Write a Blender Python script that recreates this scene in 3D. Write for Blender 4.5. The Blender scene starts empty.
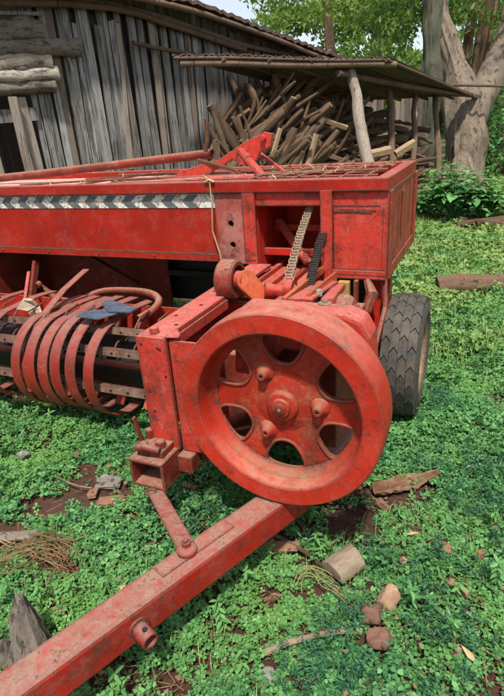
import bpy, bmesh, math, random
import numpy as np
from mathutils import Vector, Matrix
random.seed(7); RNG=np.random.default_rng(11)
S=bpy.context.scene; COL=S.collection
V=Vector; R=math.radians
# ------------------------------------------------------------------ camera
FPX=524.0; CX,CY=252.0,348.0; H=1.6
def _n(a): return a/np.linalg.norm(a)
_v=_n(np.array([250.,-243.,FPX])); _u=-np.array([-1232.,-137.,FPX]); _u=_n(_u-_v*(_u@_v)); _z=np.cross(_u,_v)
if _z[1]>0:_z=-_z
CR=np.stack([_u,_v,_z])
cam=bpy.data.cameras.new('camera'); camo=bpy.data.objects.new('camera',cam); COL.objects.link(camo)
cr,cu,cb=CR[:,0],-CR[:,1],-CR[:,2]
M=Matrix(((cr[0],cu[0],cb[0],0),(cr[1],cu[1],cb[1],0),(cr[2],cu[2],cb[2],H),(0,0,0,1)))
camo.matrix_world=M
cam.sensor_fit='VERTICAL'; cam.sensor_height=24; cam.lens=24*FPX/696; cam.clip_end=500; cam.clip_start=.05
S.camera=camo
O0=np.array([0,0,H])
def ray(px,py): return CR@np.array([px-CX,py-CY,FPX])
def atz(px,py,z=0.0):
    d=ray(px,py); return V(O0+d*((z-H)/d[2]))
def aty(px,py,y):
    d=ray(px,py); return V(O0+d*(y/d[1]))
def atd(px,py,dep): return V(O0+ray(px,py)*dep/FPX)
# ------------------------------------------------------------------ world
SUN=V((.22,-.60,1.20)).normalized()
w=bpy.data.worlds.new('World'); S.world=w; w.use_nodes=True
nt=w.node_tree; sky=nt.nodes.new('ShaderNodeTexSky'); sky.sky_type='NISHITA'; sky.sun_disc=False
sky.sun_elevation=math.asin(SUN.z); sky.sun_rotation=math.atan2(SUN.x,SUN.y); sky.air_density=1.2; sky.dust_density=4.0; sky.altitude=1500
hz=nt.nodes.new('ShaderNodeMix'); hz.data_type='RGBA'; hz.inputs[0].default_value=.55; hz.inputs[7].default_value=(5.9,6.1,6.3,1)   # thin white cloud veil
nt.links.new(sky.outputs[0],hz.inputs[6]); nt.links.new(hz.outputs[2],nt.nodes['Background'].inputs[0]); nt.nodes['Background'].inputs[1].default_value=.09
sl=bpy.data.lights.new('sun','SUN'); sl.energy=3.4; sl.angle=R(4); sl.color=(1,.94,.85)
so=bpy.data.objects.new('sun',sl); COL.objects.link(so); so.rotation_euler=SUN.to_track_quat('Z','Y').to_euler(); so.location=(-5,-4,9)
S.view_settings.view_transform='Standard'; S.view_settings.look='None'; S.view_settings.exposure=0.9; S.view_settings.gamma=1
S.render.engine='CYCLES'
# ------------------------------------------------------------------ mesh builder
class MB:
    def __init__(s): s.v=[]; s.f=[]; s.m=[]; s.mi=0
    def add(s,vs,fs):
        b=len(s.v); s.v+= [tuple(p) for p in vs]
        for f in fs: s.f.append([b+i for i in f]); s.m.append(s.mi)
        return s
    def box(s,a,b):
        (x0,y0,z0),(x1,y1,z1)=a,b
        return s.add([(x0,y0,z0),(x1,y0,z0),(x1,y1,z0),(x0,y1,z0),(x0,y0,z1),(x1,y0,z1),(x1,y1,z1),(x0,y1,z1)],
          [(0,3,2,1),(4,5,6,7),(0,1,5,4),(1,2,6,5),(2,3,7,6),(3,0,4,7)])
    def bar(s,p0,p1,w,h,up=(0,0,1)):
        p0,p1=V(p0),V(p1); d=(p1-p0).normalized(); r=d.cross(V(up)).normalized(); u=r.cross(d)
        vs=[]
        for p in (p0,p1):
            for a,b in ((-1,-1),(1,-1),(1,1),(-1,1)): vs.append(p+r*(a*w/2)+u*(b*h/2))
        return s.add(vs,[(0,1,2,3),(7,6,5,4),(0,4,5,1),(1,5,6,2),(2,6,7,3),(3,7,4,0)])
    def prism(s,poly,ext):
        n=len(poly); e=V(ext); vs=[V(p) for p in poly]+[V(p)+e for p in poly]
        return s.add(vs,[list(range(n))[::-1],list(range(n,2*n))]+[(i,(i+1)%n,n+(i+1)%n,n+i) for i in range(n)])
    def tube(s,pts,r,n=8,cap=True,jit=0,hollow=0):
        pts=[V(p) for p in pts]; k=len(pts); rs=r if isinstance(r,(list,tuple)) else [r]*k
        rings=[]; up=None
        for i,p in enumerate(pts):
            d=(pts[min(i+1,k-1)]-pts[max(i-1,0)]).normalized()
            if up is None:
                up=V((0,0,1)) if abs(d.z)<.9 else V((1,0,0))
            a=(up-d*up.dot(d)).normalized(); b=d.cross(a); up=a
            rings.append([p+(a*math.cos(2*math.pi*j/n)+b*math.sin(2*math.pi*j/n))*rs[i]*(1+random.uniform(-jit,jit)) for j in range(n)])
        vs=[q for rr in rings for q in rr]; fs=[]
        for i in range(k-1):
            for j in range(n): fs.append((i*n+j,i*n+(j+1)%n,(i+1)*n+(j+1)%n,(i+1)*n+j))
        if cap and not hollow: fs+= [list(range(n))[::-1],list(range((k-1)*n,k*n))]
        s.add(vs,fs)
        if hollow:
            d=[]
            inn=[[p+(q-p)*(1-hollow) for q in rr] for p,rr in zip(pts,rings)]
            vs=[q for rr in inn for q in rr]; fs=[]
            for i in range(k-1):
                for j in range(n): fs.append((i*n+j,(i+1)*n+j,(i+1)*n+(j+1)%n,i*n+(j+1)%n))
            s.add(vs,fs)
            for e in (0,-1):
                s.add(rings[e]+inn[e],[(j,n+j,n+(j+1)%n,(j+1)%n) for j in range(n)])
        return s
    def cyl(s,p0,p1,r,n=16,r1=None): return s.tube([p0,p1],[r,r if r1 is None else r1],n)
    def lathe(s,prof,c,axis='Y',n=64,closed=True):
        # prof: (axial, radius)
        c=V(c); vs=[]; k=len(prof)
        for j in range(n):
            a=2*math.pi*j/n; ca,sa=math.cos(a),math.sin(a)
            for t,r in prof:
                vs.append(c+(V((r*ca,t,r*sa)) if axis=='Y' else V((t,r*ca,r*sa)) if axis=='X' else V((r*ca,r*sa,t))))
        fs=[]
        for j in range(n):
            for i in range(k if closed else k-1):
                i2=(i+1)%k; j2=(j+1)%n
                fs.append((j*k+i,j*k+i2,j2*k+i2,j2*k+i))
        return s.add(vs,fs)
    def strap(s,path,wdir,w,t):
        # flat band: rectangle profile swept along path, wide along wdir
        path=[V(p) for p in path]; wd=V(wdir).normalized(); k=len(path); vs=[]
        for i,p in enumerate(path):
            d=(path[min(i+1,k-1)]-path[max(i-1,0)]).normalized(); nn=d.cross(wd).normalized()
            for a,b in ((-1,-1),(1,-1),(1,1),(-1,1)): vs.append(p+wd*(a*w/2)+nn*(b*t/2))
        fs=[(0,1,2,3),(4*k-1,4*k-2,4*k-3,4*k-4)]
        for i in range(k-1):
            for j in range(4): fs.append((4*i+j,4*i+4+j,4*i+4+(j+1)%4,4*i+(j+1)%4))
        return s.add(vs,fs)
    def plate(s,outer,holes,o,ax,ay,th):
        # flat plate with holes, coordinates in plane (ax,ay) from o; thickness along ax x ay
        o,ax,ay=V(o),V(ax),V(ay); n=ax.cross(ay).normalized()*th
        bm=bmesh.new(); loops=[]
        for lp in [outer]+holes:
            vv=[bm.verts.new(o+ax*p[0]+ay*p[1]) for p in lp]; loops.append(vv)
            for i in range(len(vv)): bm.edges.new((vv[i],vv[(i+1)%len(vv)]))
        bmesh.ops.triangle_fill(bm,use_beauty=True,use_dissolve=False,edges=bm.edges[:])
        bm.verts.index_update(); base=[v.co.copy() for v in bm.verts]; k=len(base)
        tri=[[v.index for v in f.verts] for f in bm.faces]; lids=[[v.index for v in l] for l in loops]; bm.free()
        fs=tri+[[i+k for i in t[::-1]] for t in tri]
        for l in lids:
            for i in range(len(l)): a,b=l[i],l[(i+1)%len(l)]; fs.append((a,b,b+k,a+k))
        return s.add(base+[p+n for p in base],fs)
from mathutils import noise as mnoise
def rough_tube(m,pts,rs,n=28,amp=.12,freq=3.0,zs=.35,ridge=.06,seed=0):
    pts=[V(p) for p in pts]; b=len(m.v); m.tube(pts,rs,n); k=len(pts)
    for i in range(k):
        for j in range(n):
            v=V(m.v[b+i*n+j]); d=v-pts[i]; a=2*math.pi*j/n
            q=V((v.x*freq,v.y*freq,v.z*freq*zs))+V((seed,seed,seed))
            f=1+amp*mnoise.noise(q)+amp*.5*mnoise.noise(q*2.7)+ridge*mnoise.noise(V((math.cos(a)*4,math.sin(a)*4,v.z*freq*.2+seed)))+ridge*.7*mnoise.noise(V((math.cos(a)*9,math.sin(a)*9,v.z*freq*.35-seed)))
            m.v[b+i*n+j]=tuple(pts[i]+d*f)
    return m
def resample(pts,rs,k):
    pts=[V(p) for p in pts]; L=[0]
    for a,b in zip(pts,pts[1:]): L.append(L[-1]+(b-a).length)
    op=[];orr=[]; i=0
    for t in np.linspace(0,L[-1],k):
        while i<len(pts)-2 and L[i+1]<t: i+=1
        f=(t-L[i])/max(1e-6,L[i+1]-L[i]); op.append(pts[i].lerp(pts[i+1],min(1,f))); orr.append(rs[i]+(rs[i+1]-rs[i])*min(1,f))
    return op,orr
def wloc(o):
    p=V((0,0,0))
    while o: p+=o.location; o=o.parent
    return p
def obj(name,mb,mats,parent=None,bevel=0,smooth=False,angle=None,fix=True):
    me=bpy.data.meshes.new(name); off=wloc(parent) if parent else V((0,0,0))
    me.from_pydata([tuple(V(p)-off) for p in mb.v],[],mb.f)
    mats=mats if isinstance(mats,(list,tuple)) else [mats]
    for m in mats: me.materials.append(m)
    if len(mats)>1: me.polygons.foreach_set('material_index',mb.m)
    if fix:
        bm=bmesh.new(); bm.from_mesh(me); bmesh.ops.recalc_face_normals(bm,faces=bm.faces[:]); bm.to_mesh(me); bm.free()
    o=bpy.data.objects.new(name,me); COL.objects.link(o)
    if parent: o.parent=parent
    if smooth:
        me.polygons.foreach_set('use_smooth',[True]*len(me.polygons))
        me.set_sharp_from_angle(angle=R(angle or 40))
    if bevel:
        b=o.modifiers.new('bevel','BEVEL'); b.width=bevel; b.segments=2; b.limit_method='ANGLE'; b.angle_limit=R(40)
    return o
def center(o):
    # move the origin of a top-level mesh to its base centre
    me=o.data; n=len(me.vertices); a=np.empty(n*3); me.vertices.foreach_get('co',a); a=a.reshape(-1,3)
    c=np.array([(a[:,0].min()+a[:,0].max())/2,(a[:,1].min()+a[:,1].max())/2,a[:,2].min()])
    a-=c; me.vertices.foreach_set('co',a.ravel()); o.location=V(c)+o.location; me.update(); return o
def tag(o,label,cat,group=None):
    o['label']=label; o['category']=cat
    if group:o['group']=group
    return o
def kind(o,k): o['kind']=k; return o
def thing(name,label,cat,loc=(0,0,0),group=None):
    o=bpy.data.objects.new(name,None); COL.objects.link(o); o.location=loc; o.empty_display_size=.2
    return tag(o,label,cat,group)
def npmesh(name,verts,quads,mat,parent=None):
    me=bpy.data.meshes.new(name); off=np.array(wloc(parent)) if parent else 0
    verts=np.asarray(verts,np.float32)-off; nv=len(verts); nf=len(quads); k=quads.shape[1]
    me.vertices.add(nv); me.vertices.foreach_set('co',verts.astype(np.float32).ravel())
    me.loops.add(nf*k); me.loops.foreach_set('vertex_index',quads.astype(np.int32).ravel())
    me.polygons.add(nf); me.polygons.foreach_set('loop_start',(np.arange(nf)*k).astype(np.int32))
    me.update(calc_edges=True); me.validate(); me.materials.append(mat)
    o=bpy.data.objects.new(name,me); COL.objects.link(o)
    if parent:o.parent=parent
    return o
def smoothpath(pts,k=4):
    pts=[V(p) for p in pts]; out=[]
    for i in range(len(pts)-1):
        p0=pts[max(i-1,0)];p1=pts[i];p2=pts[i+1];p3=pts[min(i+2,len(pts)-1)]
        for j in range(k):
            t=j/k; out.append(.5*((2*p1)+(p2-p0)*t+(2*p0-5*p1+4*p2-p3)*t*t+(3*p1-p0-3*p2+p3)*t**3))
    return out+[pts[-1]]
def interp(rs,k=4):
    out=[]
    for a,b in zip(rs,rs[1:]): out+= [a+(b-a)*j/k for j in range(k)]
    return out+[rs[-1]]
# ------------------------------------------------------------------ materials
class NT:
    def __init__(s,name):
        s.mat=bpy.data.materials.new(name); s.mat.use_nodes=True; s.t=s.mat.node_tree; s.b=s.t.nodes['Principled BSDF']; s.out=s.t.nodes['Material Output']
        s.co=s.t.nodes.new('ShaderNodeTexCoord')
    def n(s,ty,**kw):
        x=s.t.nodes.new(ty)
        for k,v in kw.items(): setattr(x,k,v)
        return x
    def l(s,a,b): s.t.links.new(a,b)
    def vec(s,scale=(1,1,1),rnd=False,src='Object'):
        m=s.n('ShaderNodeMapping'); s.l(s.co.outputs[src],m.inputs[0]); m.inputs['Scale'].default_value=scale
        if rnd:
            oi=s.n('ShaderNodeObjectInfo'); c=s.n('ShaderNodeCombineXYZ'); mu=s.n('ShaderNodeMath',operation='MULTIPLY'); s.l(oi.outputs['Random'],mu.inputs[0]); mu.inputs[1].default_value=37.
            for i in range(3): s.l(mu.outputs[0],c.inputs[i])
            s.l(c.outputs[0],m.inputs['Location'])
        return m.outputs[0]
    def noise(s,scale,detail=5,rough=.6,vec=None,dist=0):
        x=s.n('ShaderNodeTexNoise'); x.inputs['Scale'].default_value=scale; x.inputs['Detail'].default_value=detail; x.inputs['Roughness'].default_value=rough; x.inputs['Distortion'].default_value=dist
        s.l(vec if vec is not None else s.co.outputs['Object'],x.inputs['Vector']); return x.outputs['Fac']
    def ramp(s,fac,a,b,lo=0,hi=1):
        x=s.n('ShaderNodeMapRange'); s.l(fac,x.inputs[0]); x.inputs[1].default_value=a; x.inputs[2].default_value=b; x.inputs[3].default_value=lo; x.inputs[4].default_value=hi; x.clamp=True
        return x.outputs[0]
    def mix(s,f,a,b,mode='MIX'):
        x=s.n('ShaderNodeMix',data_type='RGBA',blend_type=mode)
        for i,q in ((0,f),(6,a),(7,b)):
            if hasattr(q,'is_linked') or hasattr(q,'links'): s.l(q,x.inputs[i])
            elif i==0: x.inputs[0].default_value=q
            else: x.inputs[i].default_value=(*q,1)
        return x.outputs[2]
    def math(s,op,a,b=0):
        x=s.n('ShaderNodeMath',operation=op)
        for i,q in enumerate((a,b)):
            if hasattr(q,'links'): s.l(q,x.inputs[i])
            else: x.inputs[i].default_value=q
        return x.outputs[0]
    def island(s): return s.n('ShaderNodeNewGeometry').outputs['Random Per Island']
    def bump(s,h,st=.3,d=.01):
        x=s.n('ShaderNodeBump'); x.inputs['Strength'].default_value=st; x.inputs['Distance'].default_value=d; s.l(h,x.inputs['Height']); s.l(x.outputs[0],s.b.inputs['Normal'])
    def done(s,col,rough=.6,metal=0,spec=.5):
        if hasattr(col,'links'): s.l(col,s.b.inputs['Base Color'])
        else: s.b.inputs['Base Color'].default_value=(*col,1)
        if hasattr(rough,'links'): s.l(rough,s.b.inputs['Roughness'])
        else: s.b.inputs['Roughness'].default_value=rough
        s.b.inputs['Metallic'].default_value=metal; s.b.inputs['Specular IOR Level'].default_value=spec
        return s.mat
RUST=(.085,.034,.018); RUST2=(.17,.075,.04)
def red_paint(name,base=(.50,.022,.010),fade=(.54,.09,.055),fade_amt=.4,rust=.5,dust=.3,dustcol=(.42,.25,.19),streak=True,crack=0,grime=.4,side=.38):
    t=NT(name)
    n1=t.noise(2.6,6,.65); n2=t.noise(9,10,.78,dist=.2); n3=t.noise(62,6,.78); n4=t.noise(190,3,.7); n5=t.noise(21,8,.76,dist=.4); n6=t.noise(6.5,10,.78,t.vec((1,1,1)),dist=.15)
    c=t.mix(t.ramp(n1,.38,.62),base,tuple(x*.7 for x in base))
    c=t.mix(t.ramp(n3,.40,.62,0,.35),c,tuple(x*.5 for x in base))
    f=t.math('ADD',t.math('MULTIPLY',n6,.6),t.math('MULTIPLY',n3,.45))
    c=t.mix(t.math('MULTIPLY',t.ramp(f,.66-.22*fade_amt,.74-.20*fade_amt),.18+.34*fade_amt),c,fade)
    if streak:
        sv=t.noise(1,8,.72,t.vec((38,38,2.4))); sv2=t.noise(1,6,.7,t.vec((90,90,5)))
        c=t.mix(t.math('MULTIPLY',t.ramp(sv,.54,.66,0,.6),t.ramp(n1,.4,.6,.3,1)),c,(.11,.028,.02))
        c=t.mix(t.ramp(sv2,.62,.70,0,.18),c,fade)
    # black grease and earth
    gm=t.math('MULTIPLY',t.ramp(n2,.63-.18*grime,.73-.18*grime),t.ramp(n3,.34,.52))
    c=t.mix(t.math('MULTIPLY',gm,.85),c,(.055,.024,.016))
    g=t.n('ShaderNodeNewGeometry'); sx=t.n('ShaderNodeSeparateXYZ'); t.l(g.outputs['Normal'],sx.inputs[0])
    up=t.ramp(sx.outputs[2],.35,.95)
    du=t.math('ADD',t.math('MULTIPLY',t.math('MULTIPLY',up,t.ramp(n5,.35,.58,.25,1)),dust*1.35),t.math('MULTIPLY',t.math('MULTIPLY',t.ramp(n6,.48,.58),t.ramp(n3,.4,.55)),dust*side))
    c=t.mix(du,c,dustcol)
    if crack:
        vo=t.n('ShaderNodeTexVoronoi',feature='DISTANCE_TO_EDGE'); vo.inputs['Scale'].default_value=26
        ad=t.n('ShaderNodeVectorMath',operation='ADD'); nz=t.n('ShaderNodeTexNoise'); nz.inputs['Scale'].default_value=14; nz.inputs['Detail'].default_value=4; sc=t.n('ShaderNodeVectorMath',operation='SCALE'); sc.inputs['Scale'].default_value=.09
        t.l(t.co.outputs['Object'],nz.inputs['Vector']); t.l(nz.outputs['Color'],sc.inputs[0]); t.l(t.co.outputs['Object'],ad.inputs[0]); t.l(sc.outputs[0],ad.inputs[1]); t.l(ad.outputs[0],vo.inputs['Vector'])
        ck=t.math('MULTIPLY',t.ramp(vo.outputs['Distance'],.07,.02),t.ramp(n5,.42,.52)); c=t.mix(t.math('MULTIPLY',ck,.75*crack),c,(.13,.035,.025))
    chip=t.ramp(t.math('ADD',t.math('MULTIPLY',n5,.5),t.math('MULTIPLY',n3,.6)),.715-.13*rust,.74-.13*rust)
    c=t.mix(chip,c,t.mix(t.ramp(n4,.4,.6),RUST,RUST2))
    bv=t.n('ShaderNodeBevel'); bv.samples=4; bv.inputs['Radius'].default_value=.017
    vm=t.n('ShaderNodeVectorMath',operation='DOT_PRODUCT'); t.l(bv.outputs[0],vm.inputs[0]); t.l(g.outputs['Normal'],vm.inputs[1])
    ed=t.math('MULTIPLY',t.ramp(vm.outputs['Value'],.99,.90),t.ramp(n3,.36,.47))
    c=t.mix(t.math('MULTIPLY',ed,.92),c,t.mix(t.ramp(n4,.4,.6),(.05,.022,.014),(.15,.075,.05)))
    hgt=t.math('ADD',t.math('ADD',t.math('MULTIPLY',chip,-.7),t.math('MULTIPLY',n3,.6)),t.math('MULTIPLY',n6,1.2)); t.bump(hgt,.45,.005)
    rg=t.math('ADD',t.ramp(n2,.35,.65,.30,.58),t.math('ADD',t.math('MULTIPLY',chip,.3),t.math('MULTIPLY',du,.3)))
    return t.done(c,rg,0,.22)
M_RED=red_paint('red_paint'); 
M_HOOD=red_paint('red_hood_paint',base=(.36,.016,.006),fade=(.42,.045,.018),fade_amt=.1,rust=.3,dust=.22,dustcol=(.5,.30,.25),grime=.35)
M_DECK=red_paint('pale_deck_paint',base=(.5,.17,.13),fade=(.62,.42,.36),fade_amt=.8,rust=.6,dust=.5,dustcol=(.6,.42,.36),grime=.6)
M_WORN=red_paint('worn_corner_paint',base=(.40,.09,.07),fade=(.40,.22,.17),fade_amt=.8,rust=.5,dust=.3,dustcol=(.35,.25,.2),grime=.6)
M_PINK=red_paint('faded_red_paint',base=(.54,.045,.028),fade=(.58,.15,.105),fade_amt=.5,rust=.6,dust=.3,dustcol=(.48,.27,.23),crack=.6,grime=.66)
M_FLY=red_paint('flywheel_paint',base=(.47,.030,.014),fade=(.46,.075,.04),fade_amt=.25,rust=.35,dust=.45,dustcol=(.38,.22,.16),streak=False,grime=.55)
M_WEB=red_paint('dusty_flywheel_paint',base=(.41,.030,.014),fade=(.34,.085,.04),fade_amt=.6,rust=.35,dust=.6,dustcol=(.25,.14,.08),streak=False,grime=.7,side=.6)
M_BAR=red_paint('drawbar_paint',base=(.38,.018,.010),fade=(.42,.07,.048),fade_amt=.2,rust=.7,dust=.72,dustcol=(.27,.155,.12),crack=.3,grime=.6)
M_RUSTED=red_paint('rusted_red_paint',base=(.25,.028,.016),fade=(.28,.10,.065),fade_amt=.55,rust=.85,dust=.5,dustcol=(.34,.22,.16),grime=.7)
M_END=red_paint('streaked_end_paint',base=(.38,.04,.022),fade=(.42,.16,.11),fade_amt=.55,rust=.8,dust=.4,dustcol=(.36,.21,.13),grime=.6)
M_STRAP=red_paint('strap_paint',base=(.26,.024,.013),fade=(.30,.085,.06),fade_amt=.5,rust=.7,dust=.35,dustcol=(.30,.20,.17),streak=False,grime=.6)
def rusty(name,a=RUST,b=RUST2,rough=.8,metal=.3):
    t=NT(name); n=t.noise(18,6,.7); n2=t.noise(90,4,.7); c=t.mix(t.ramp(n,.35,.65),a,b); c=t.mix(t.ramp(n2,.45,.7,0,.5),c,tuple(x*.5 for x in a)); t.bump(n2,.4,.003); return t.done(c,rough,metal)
M_RUST=rusty('brown_rust'); M_TAN=rusty('tan_rust',(.16,.10,.055),(.26,.18,.10)); M_CHAIN=rusty('dusty_chain_steel',(.20,.14,.09),(.36,.28,.19),.6,.4); M_DARK=rusty('greasy_steel_and_shade',(.02,.016,.014),(.045,.03,.024),.6,.4)  # M_DARK is greasy steel, and painted shade on the backings
M_BARE=rusty('bare_bar_steel',(.10,.045,.03),(.24,.14,.10),.6,.3)
M_GREASE=rusty('black_grease',(.035,.014,.010),(.09,.03,.02),.7,0)
M_YEL=rusty('ochre_paint',(.32,.2,.05),(.42,.26,.07),.6,0)
M_ORANGE=red_paint('sunlit_red_paint',base=(.56,.10,.035),fade=(.55,.2,.1),fade_amt=.5,rust=.5,dust=.2,dustcol=(.5,.28,.16))  # red paint tinted orange to carry the look of sunlight
M_GREENCAP=rusty('grey_green_cap',(.2,.27,.22),(.3,.38,.32),.6,.2)
M_BLUE=rusty('blue_grey_sheet',(.05,.08,.12),(.12,.17,.22),.45,.3)
M_PALE=rusty('pale_dry_husk',(.26,.20,.13),(.42,.34,.24),.8,0)
def chevron(name,a,b):
    t=NT(name); n=t.noise(14,6,.7); n2=t.noise(60,4,.7); c=t.mix(t.ramp(n,.35,.7),a,b); c=t.mix(t.ramp(n2,.53,.59,0,.85),c,(.16,.085,.06)); n4=t.noise(23,8,.75); c=t.mix(t.ramp(n4,.54,.6,0,.7),c,(.10,.12,.10)); c=t.mix(t.ramp(n,.56,.66,0,.5),c,(.2,.2,.15)); return t.done(c,.5)
M_CW=chevron('chevron_white',(.70,.69,.60),(.52,.53,.45)); M_CD=chevron('chevron_dark',(.04,.075,.09),(.13,.16,.15))
def wood(name,a,b,dark,grain=(1,1,.06),scale=26,crack=.5,end=None,rnd=True,isl=True):
    t=NT(name); v=t.vec(tuple(g for g in grain),rnd); n=t.noise(scale,7,.7,v,.4); n2=t.noise(scale*4,4,.7,v); n3=t.noise(2.2,4,.6,t.vec((1,1,1),rnd))
    c=t.mix(t.ramp(n,.3,.7),a,b)
    if isl:
        i=t.island(); c=t.mix(t.math('MULTIPLY',i,.6),c,t.mix(i,dark,b))
        k=t.math('ADD',t.math('MULTIPLY',i,.7),.58); g=t.n('ShaderNodeVectorMath',operation='SCALE'); t.l(c,g.inputs[0]); t.l(k,g.inputs['Scale']); c=g.outputs[0]
    c=t.mix(t.ramp(n3,.5,.72,0,.6),c,dark)
    c=t.mix(t.ramp(n,.62-.12*crack,.66-.06*crack,0,.8),c,tuple(x*.35 for x in dark))
    c=t.mix(t.ramp(n2,.5,.7,0,.4),c,dark)
    t.bump(t.math('ADD',t.math('MULTIPLY',n,-1),t.math('MULTIPLY',n2,.4)),.7,.012); return t.done(c,.9,0,.2)
M_PLANK=wood('weathered_plank',(.175,.165,.155),(.40,.385,.365),(.075,.058,.046),rnd=False,crack=1.1)
M_DARKW=wood('shade_dark_board',(.04,.032,.026),(.07,.055,.045),(.02,.016,.013),rnd=False)  # very dark colour paints in the shade of the barn interior
M_PLANKB=wood('brown_plank',(.15,.115,.09),(.27,.22,.175),(.055,.038,.03),rnd=False)
M_LOGH=wood('stacked_log_wood',(.19,.15,.11),(.46,.41,.34),(.07,.052,.038),grain=(.05,.3,1),crack=1,rnd=False)
M_BARK=wood('firewood_bark',(.075,.046,.028),(.15,.096,.06),(.025,.016,.01),grain=(1,1,.1),isl=False)
M_TANW=wood('tan_firewood',(.125,.075,.042),(.23,.145,.082),(.05,.031,.02),grain=(1,1,.1),isl=False)
M_SPLIT=wood('split_firewood',(.27,.18,.10),(.38,.27,.165),(.2,.12,.07),grain=(1,1,.08),crack=.2,isl=False)
M_ENDG=wood('cut_end_grain',(.17,.11,.065),(.28,.20,.12),(.12,.08,.045),grain=(1,1,1),crack=.3,isl=False)
M_GREYW=wood('grey_driftwood',(.15,.125,.10),(.27,.235,.195),(.045,.035,.027),grain=(1,1,.12),scale=34,crack=.9,isl=False)
M_BLOCK=wood('cut_block_wood',(.17,.125,.085),(.32,.25,.18),(.06,.043,.03),grain=(1,1,.12),isl=False)
M_REDB=wood('red_brown_bark',(.2,.1,.06),(.31,.17,.11),(.09,.045,.03),grain=(1,1,.3),isl=False)
M_POST=wood('post_wood',(.125,.08,.05),(.215,.145,.10),(.055,.034,.023),isl=True)
M_POSTW=wood('bleached_post_wood',(.22,.175,.135),(.40,.345,.29),(.12,.08,.055),isl=False)
M_TRUNK=wood('pale_bark',(.12,.088,.062),(.29,.24,.185),(.06,.036,.022),grain=(1,1,.25),scale=11,crack=.9,isl=False)
M_TRUNKD=wood('mossy_bark',(.075,.075,.055),(.12,.125,.08),(.04,.037,.03),grain=(1,1,.3),scale=9,isl=False)
def tin():
    t=NT('rusty_roof_tin'); n=t.noise(4,6,.7); n2=t.noise(30,4,.7); c=t.mix(t.ramp(n,.35,.6),(.10,.085,.075),(.13,.07,.048)); c=t.mix(t.ramp(n2,.5,.7),c,(.055,.036,.028)); return t.done(c,.7,.3)
M_TIN=tin()
def tyre():
    t=NT('worn_rubber'); n=t.noise(14,5,.7); n2=t.noise(80,4,.7); c=t.mix(t.ramp(n,.35,.7),(.032,.030,.028),(.07,.065,.058)); n3=t.noise(6,8,.75); c=t.mix(t.ramp(n3,.48,.62,0,.7),c,(.11,.085,.062)); c=t.mix(t.ramp(n2,.48,.68,0,.5),c,(.13,.10,.075)); t.bump(n2,.3,.003); return t.done(c,.75,0,.3)
M_TYRE=tyre()
def leafm(name,a,b,c3,trans=.25,rough=.45,spec=.4,nz=2.0):
    t=NT(name); i=t.island(); n=t.noise(nz,4,.6,t.vec((1,1,1),False)); 
    c=t.mix(i,a,b); c=t.mix(t.ramp(n,.42,.66,0,.75),c,c3)
    t.done(c,rough,0,spec)
    tr=t.n('ShaderNodeBsdfTranslucent'); t.l(t.mix(.5,c,(.16,.24,.03)),tr.inputs[0]); mx=t.n('ShaderNodeMixShader'); mx.inputs[0].default_value=trans
    t.l(t.b.outputs[0],mx.inputs[1]); t.l(tr.outputs[0],mx.inputs[2]); t.l(mx.outputs[0],t.out.inputs[0]); return t.mat
M_CLOV=leafm('clover_leaf',(.018,.095,.034),(.125,.34,.115),(.16,.33,.075),.25,.42,.22)
M_GRASS=leafm('lawn_leaf',(.11,.24,.05),(.20,.34,.09),(.27,.34,.10),.3)
M_FEATH=leafm('feathery_leaf',(.03,.11,.055),(.06,.18,.085),(.05,.14,.05),.2)
M_SHRUB=leafm('shrub_leaf',(.04,.15,.045),(.18,.40,.14),(.13,.30,.08),.3,.6,.2)
M_CROWN=leafm('tree_leaf',(.07,.17,.03),(.15,.28,.055),(.24,.32,.06),.5,nz=.7)
M_CROWND=leafm('dark_tree_leaf',(.045,.14,.04),(.09,.21,.06),(.15,.25,.05),.45,nz=.6)
M_DRY=leafm('dry_leaf',(.19,.115,.065),(.31,.2,.12),(.13,.07,.04),.15,.8,.1,9)
M_BLEAF=leafm('brown_leaf',(.17,.085,.045),(.17,.085,.045),(.33,.20,.12),.25,.6,.3,26)
M_STRAW=leafm('dry_straw',(.36,.27,.13),(.5,.39,.2),(.27,.19,.10),.1,.7,.2,9)
M_ROOT2=leafm('pale_root',(.26,.18,.10),(.36,.26,.15),(.2,.13,.07),.05,.9,.1,9)
M_ROOT=leafm('dry_root',(.15,.09,.045),(.27,.175,.085),(.09,.055,.03),.05,.9,.1,9)
def soil():
    t=NT('ground_soil'); n=t.noise(1.3,6,.65,t.vec((1,1,1),False)); n2=t.noise(24,6,.75); n3=t.noise(.25,3,.5)
    c=t.mix(t.ramp(n2,.3,.7),(.028,.013,.009),(.085,.042,.028)); c=t.mix(t.ramp(n,.5,.72,0,.35),c,(.12,.065,.042))
    sx=t.n('ShaderNodeSeparateXYZ'); t.l(t.co.outputs['Object'],sx.inputs[0]); far=t.ramp(sx.outputs[1],3.2,6.5)
    g=t.mix(t.ramp(n,.35,.65),(.06,.11,.03),(.13,.16,.05)); g=t.mix(t.ramp(n3,.5,.6,0,.4),g,(.16,.13,.06)); c=t.mix(t.math('MULTIPLY',far,.75),c,g)
    t.bump(n2,.6,.02); return t.done(c,.95,0,.2)
M_SOIL=soil()
def stonem(name,a,b):
    t=NT(name); n=t.noise(22,6,.7,t.vec((1,1,1),True)); n2=t.noise(120,3,.7); c=t.mix(t.ramp(n,.35,.65),a,b); t.bump(t.math('ADD',n,t.math('MULTIPLY',n2,.4)),.5,.008); return t.done(c,.9,0,.2)
M_STONE=stonem('tan_stone',(.24,.14,.09),(.37,.235,.155)); M_BRICK=stonem('red_stone',(.12,.062,.045),(.21,.115,.08)); M_GSTONE=stonem('grey_stone',(.15,.14,.13),(.27,.25,.23))
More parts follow.
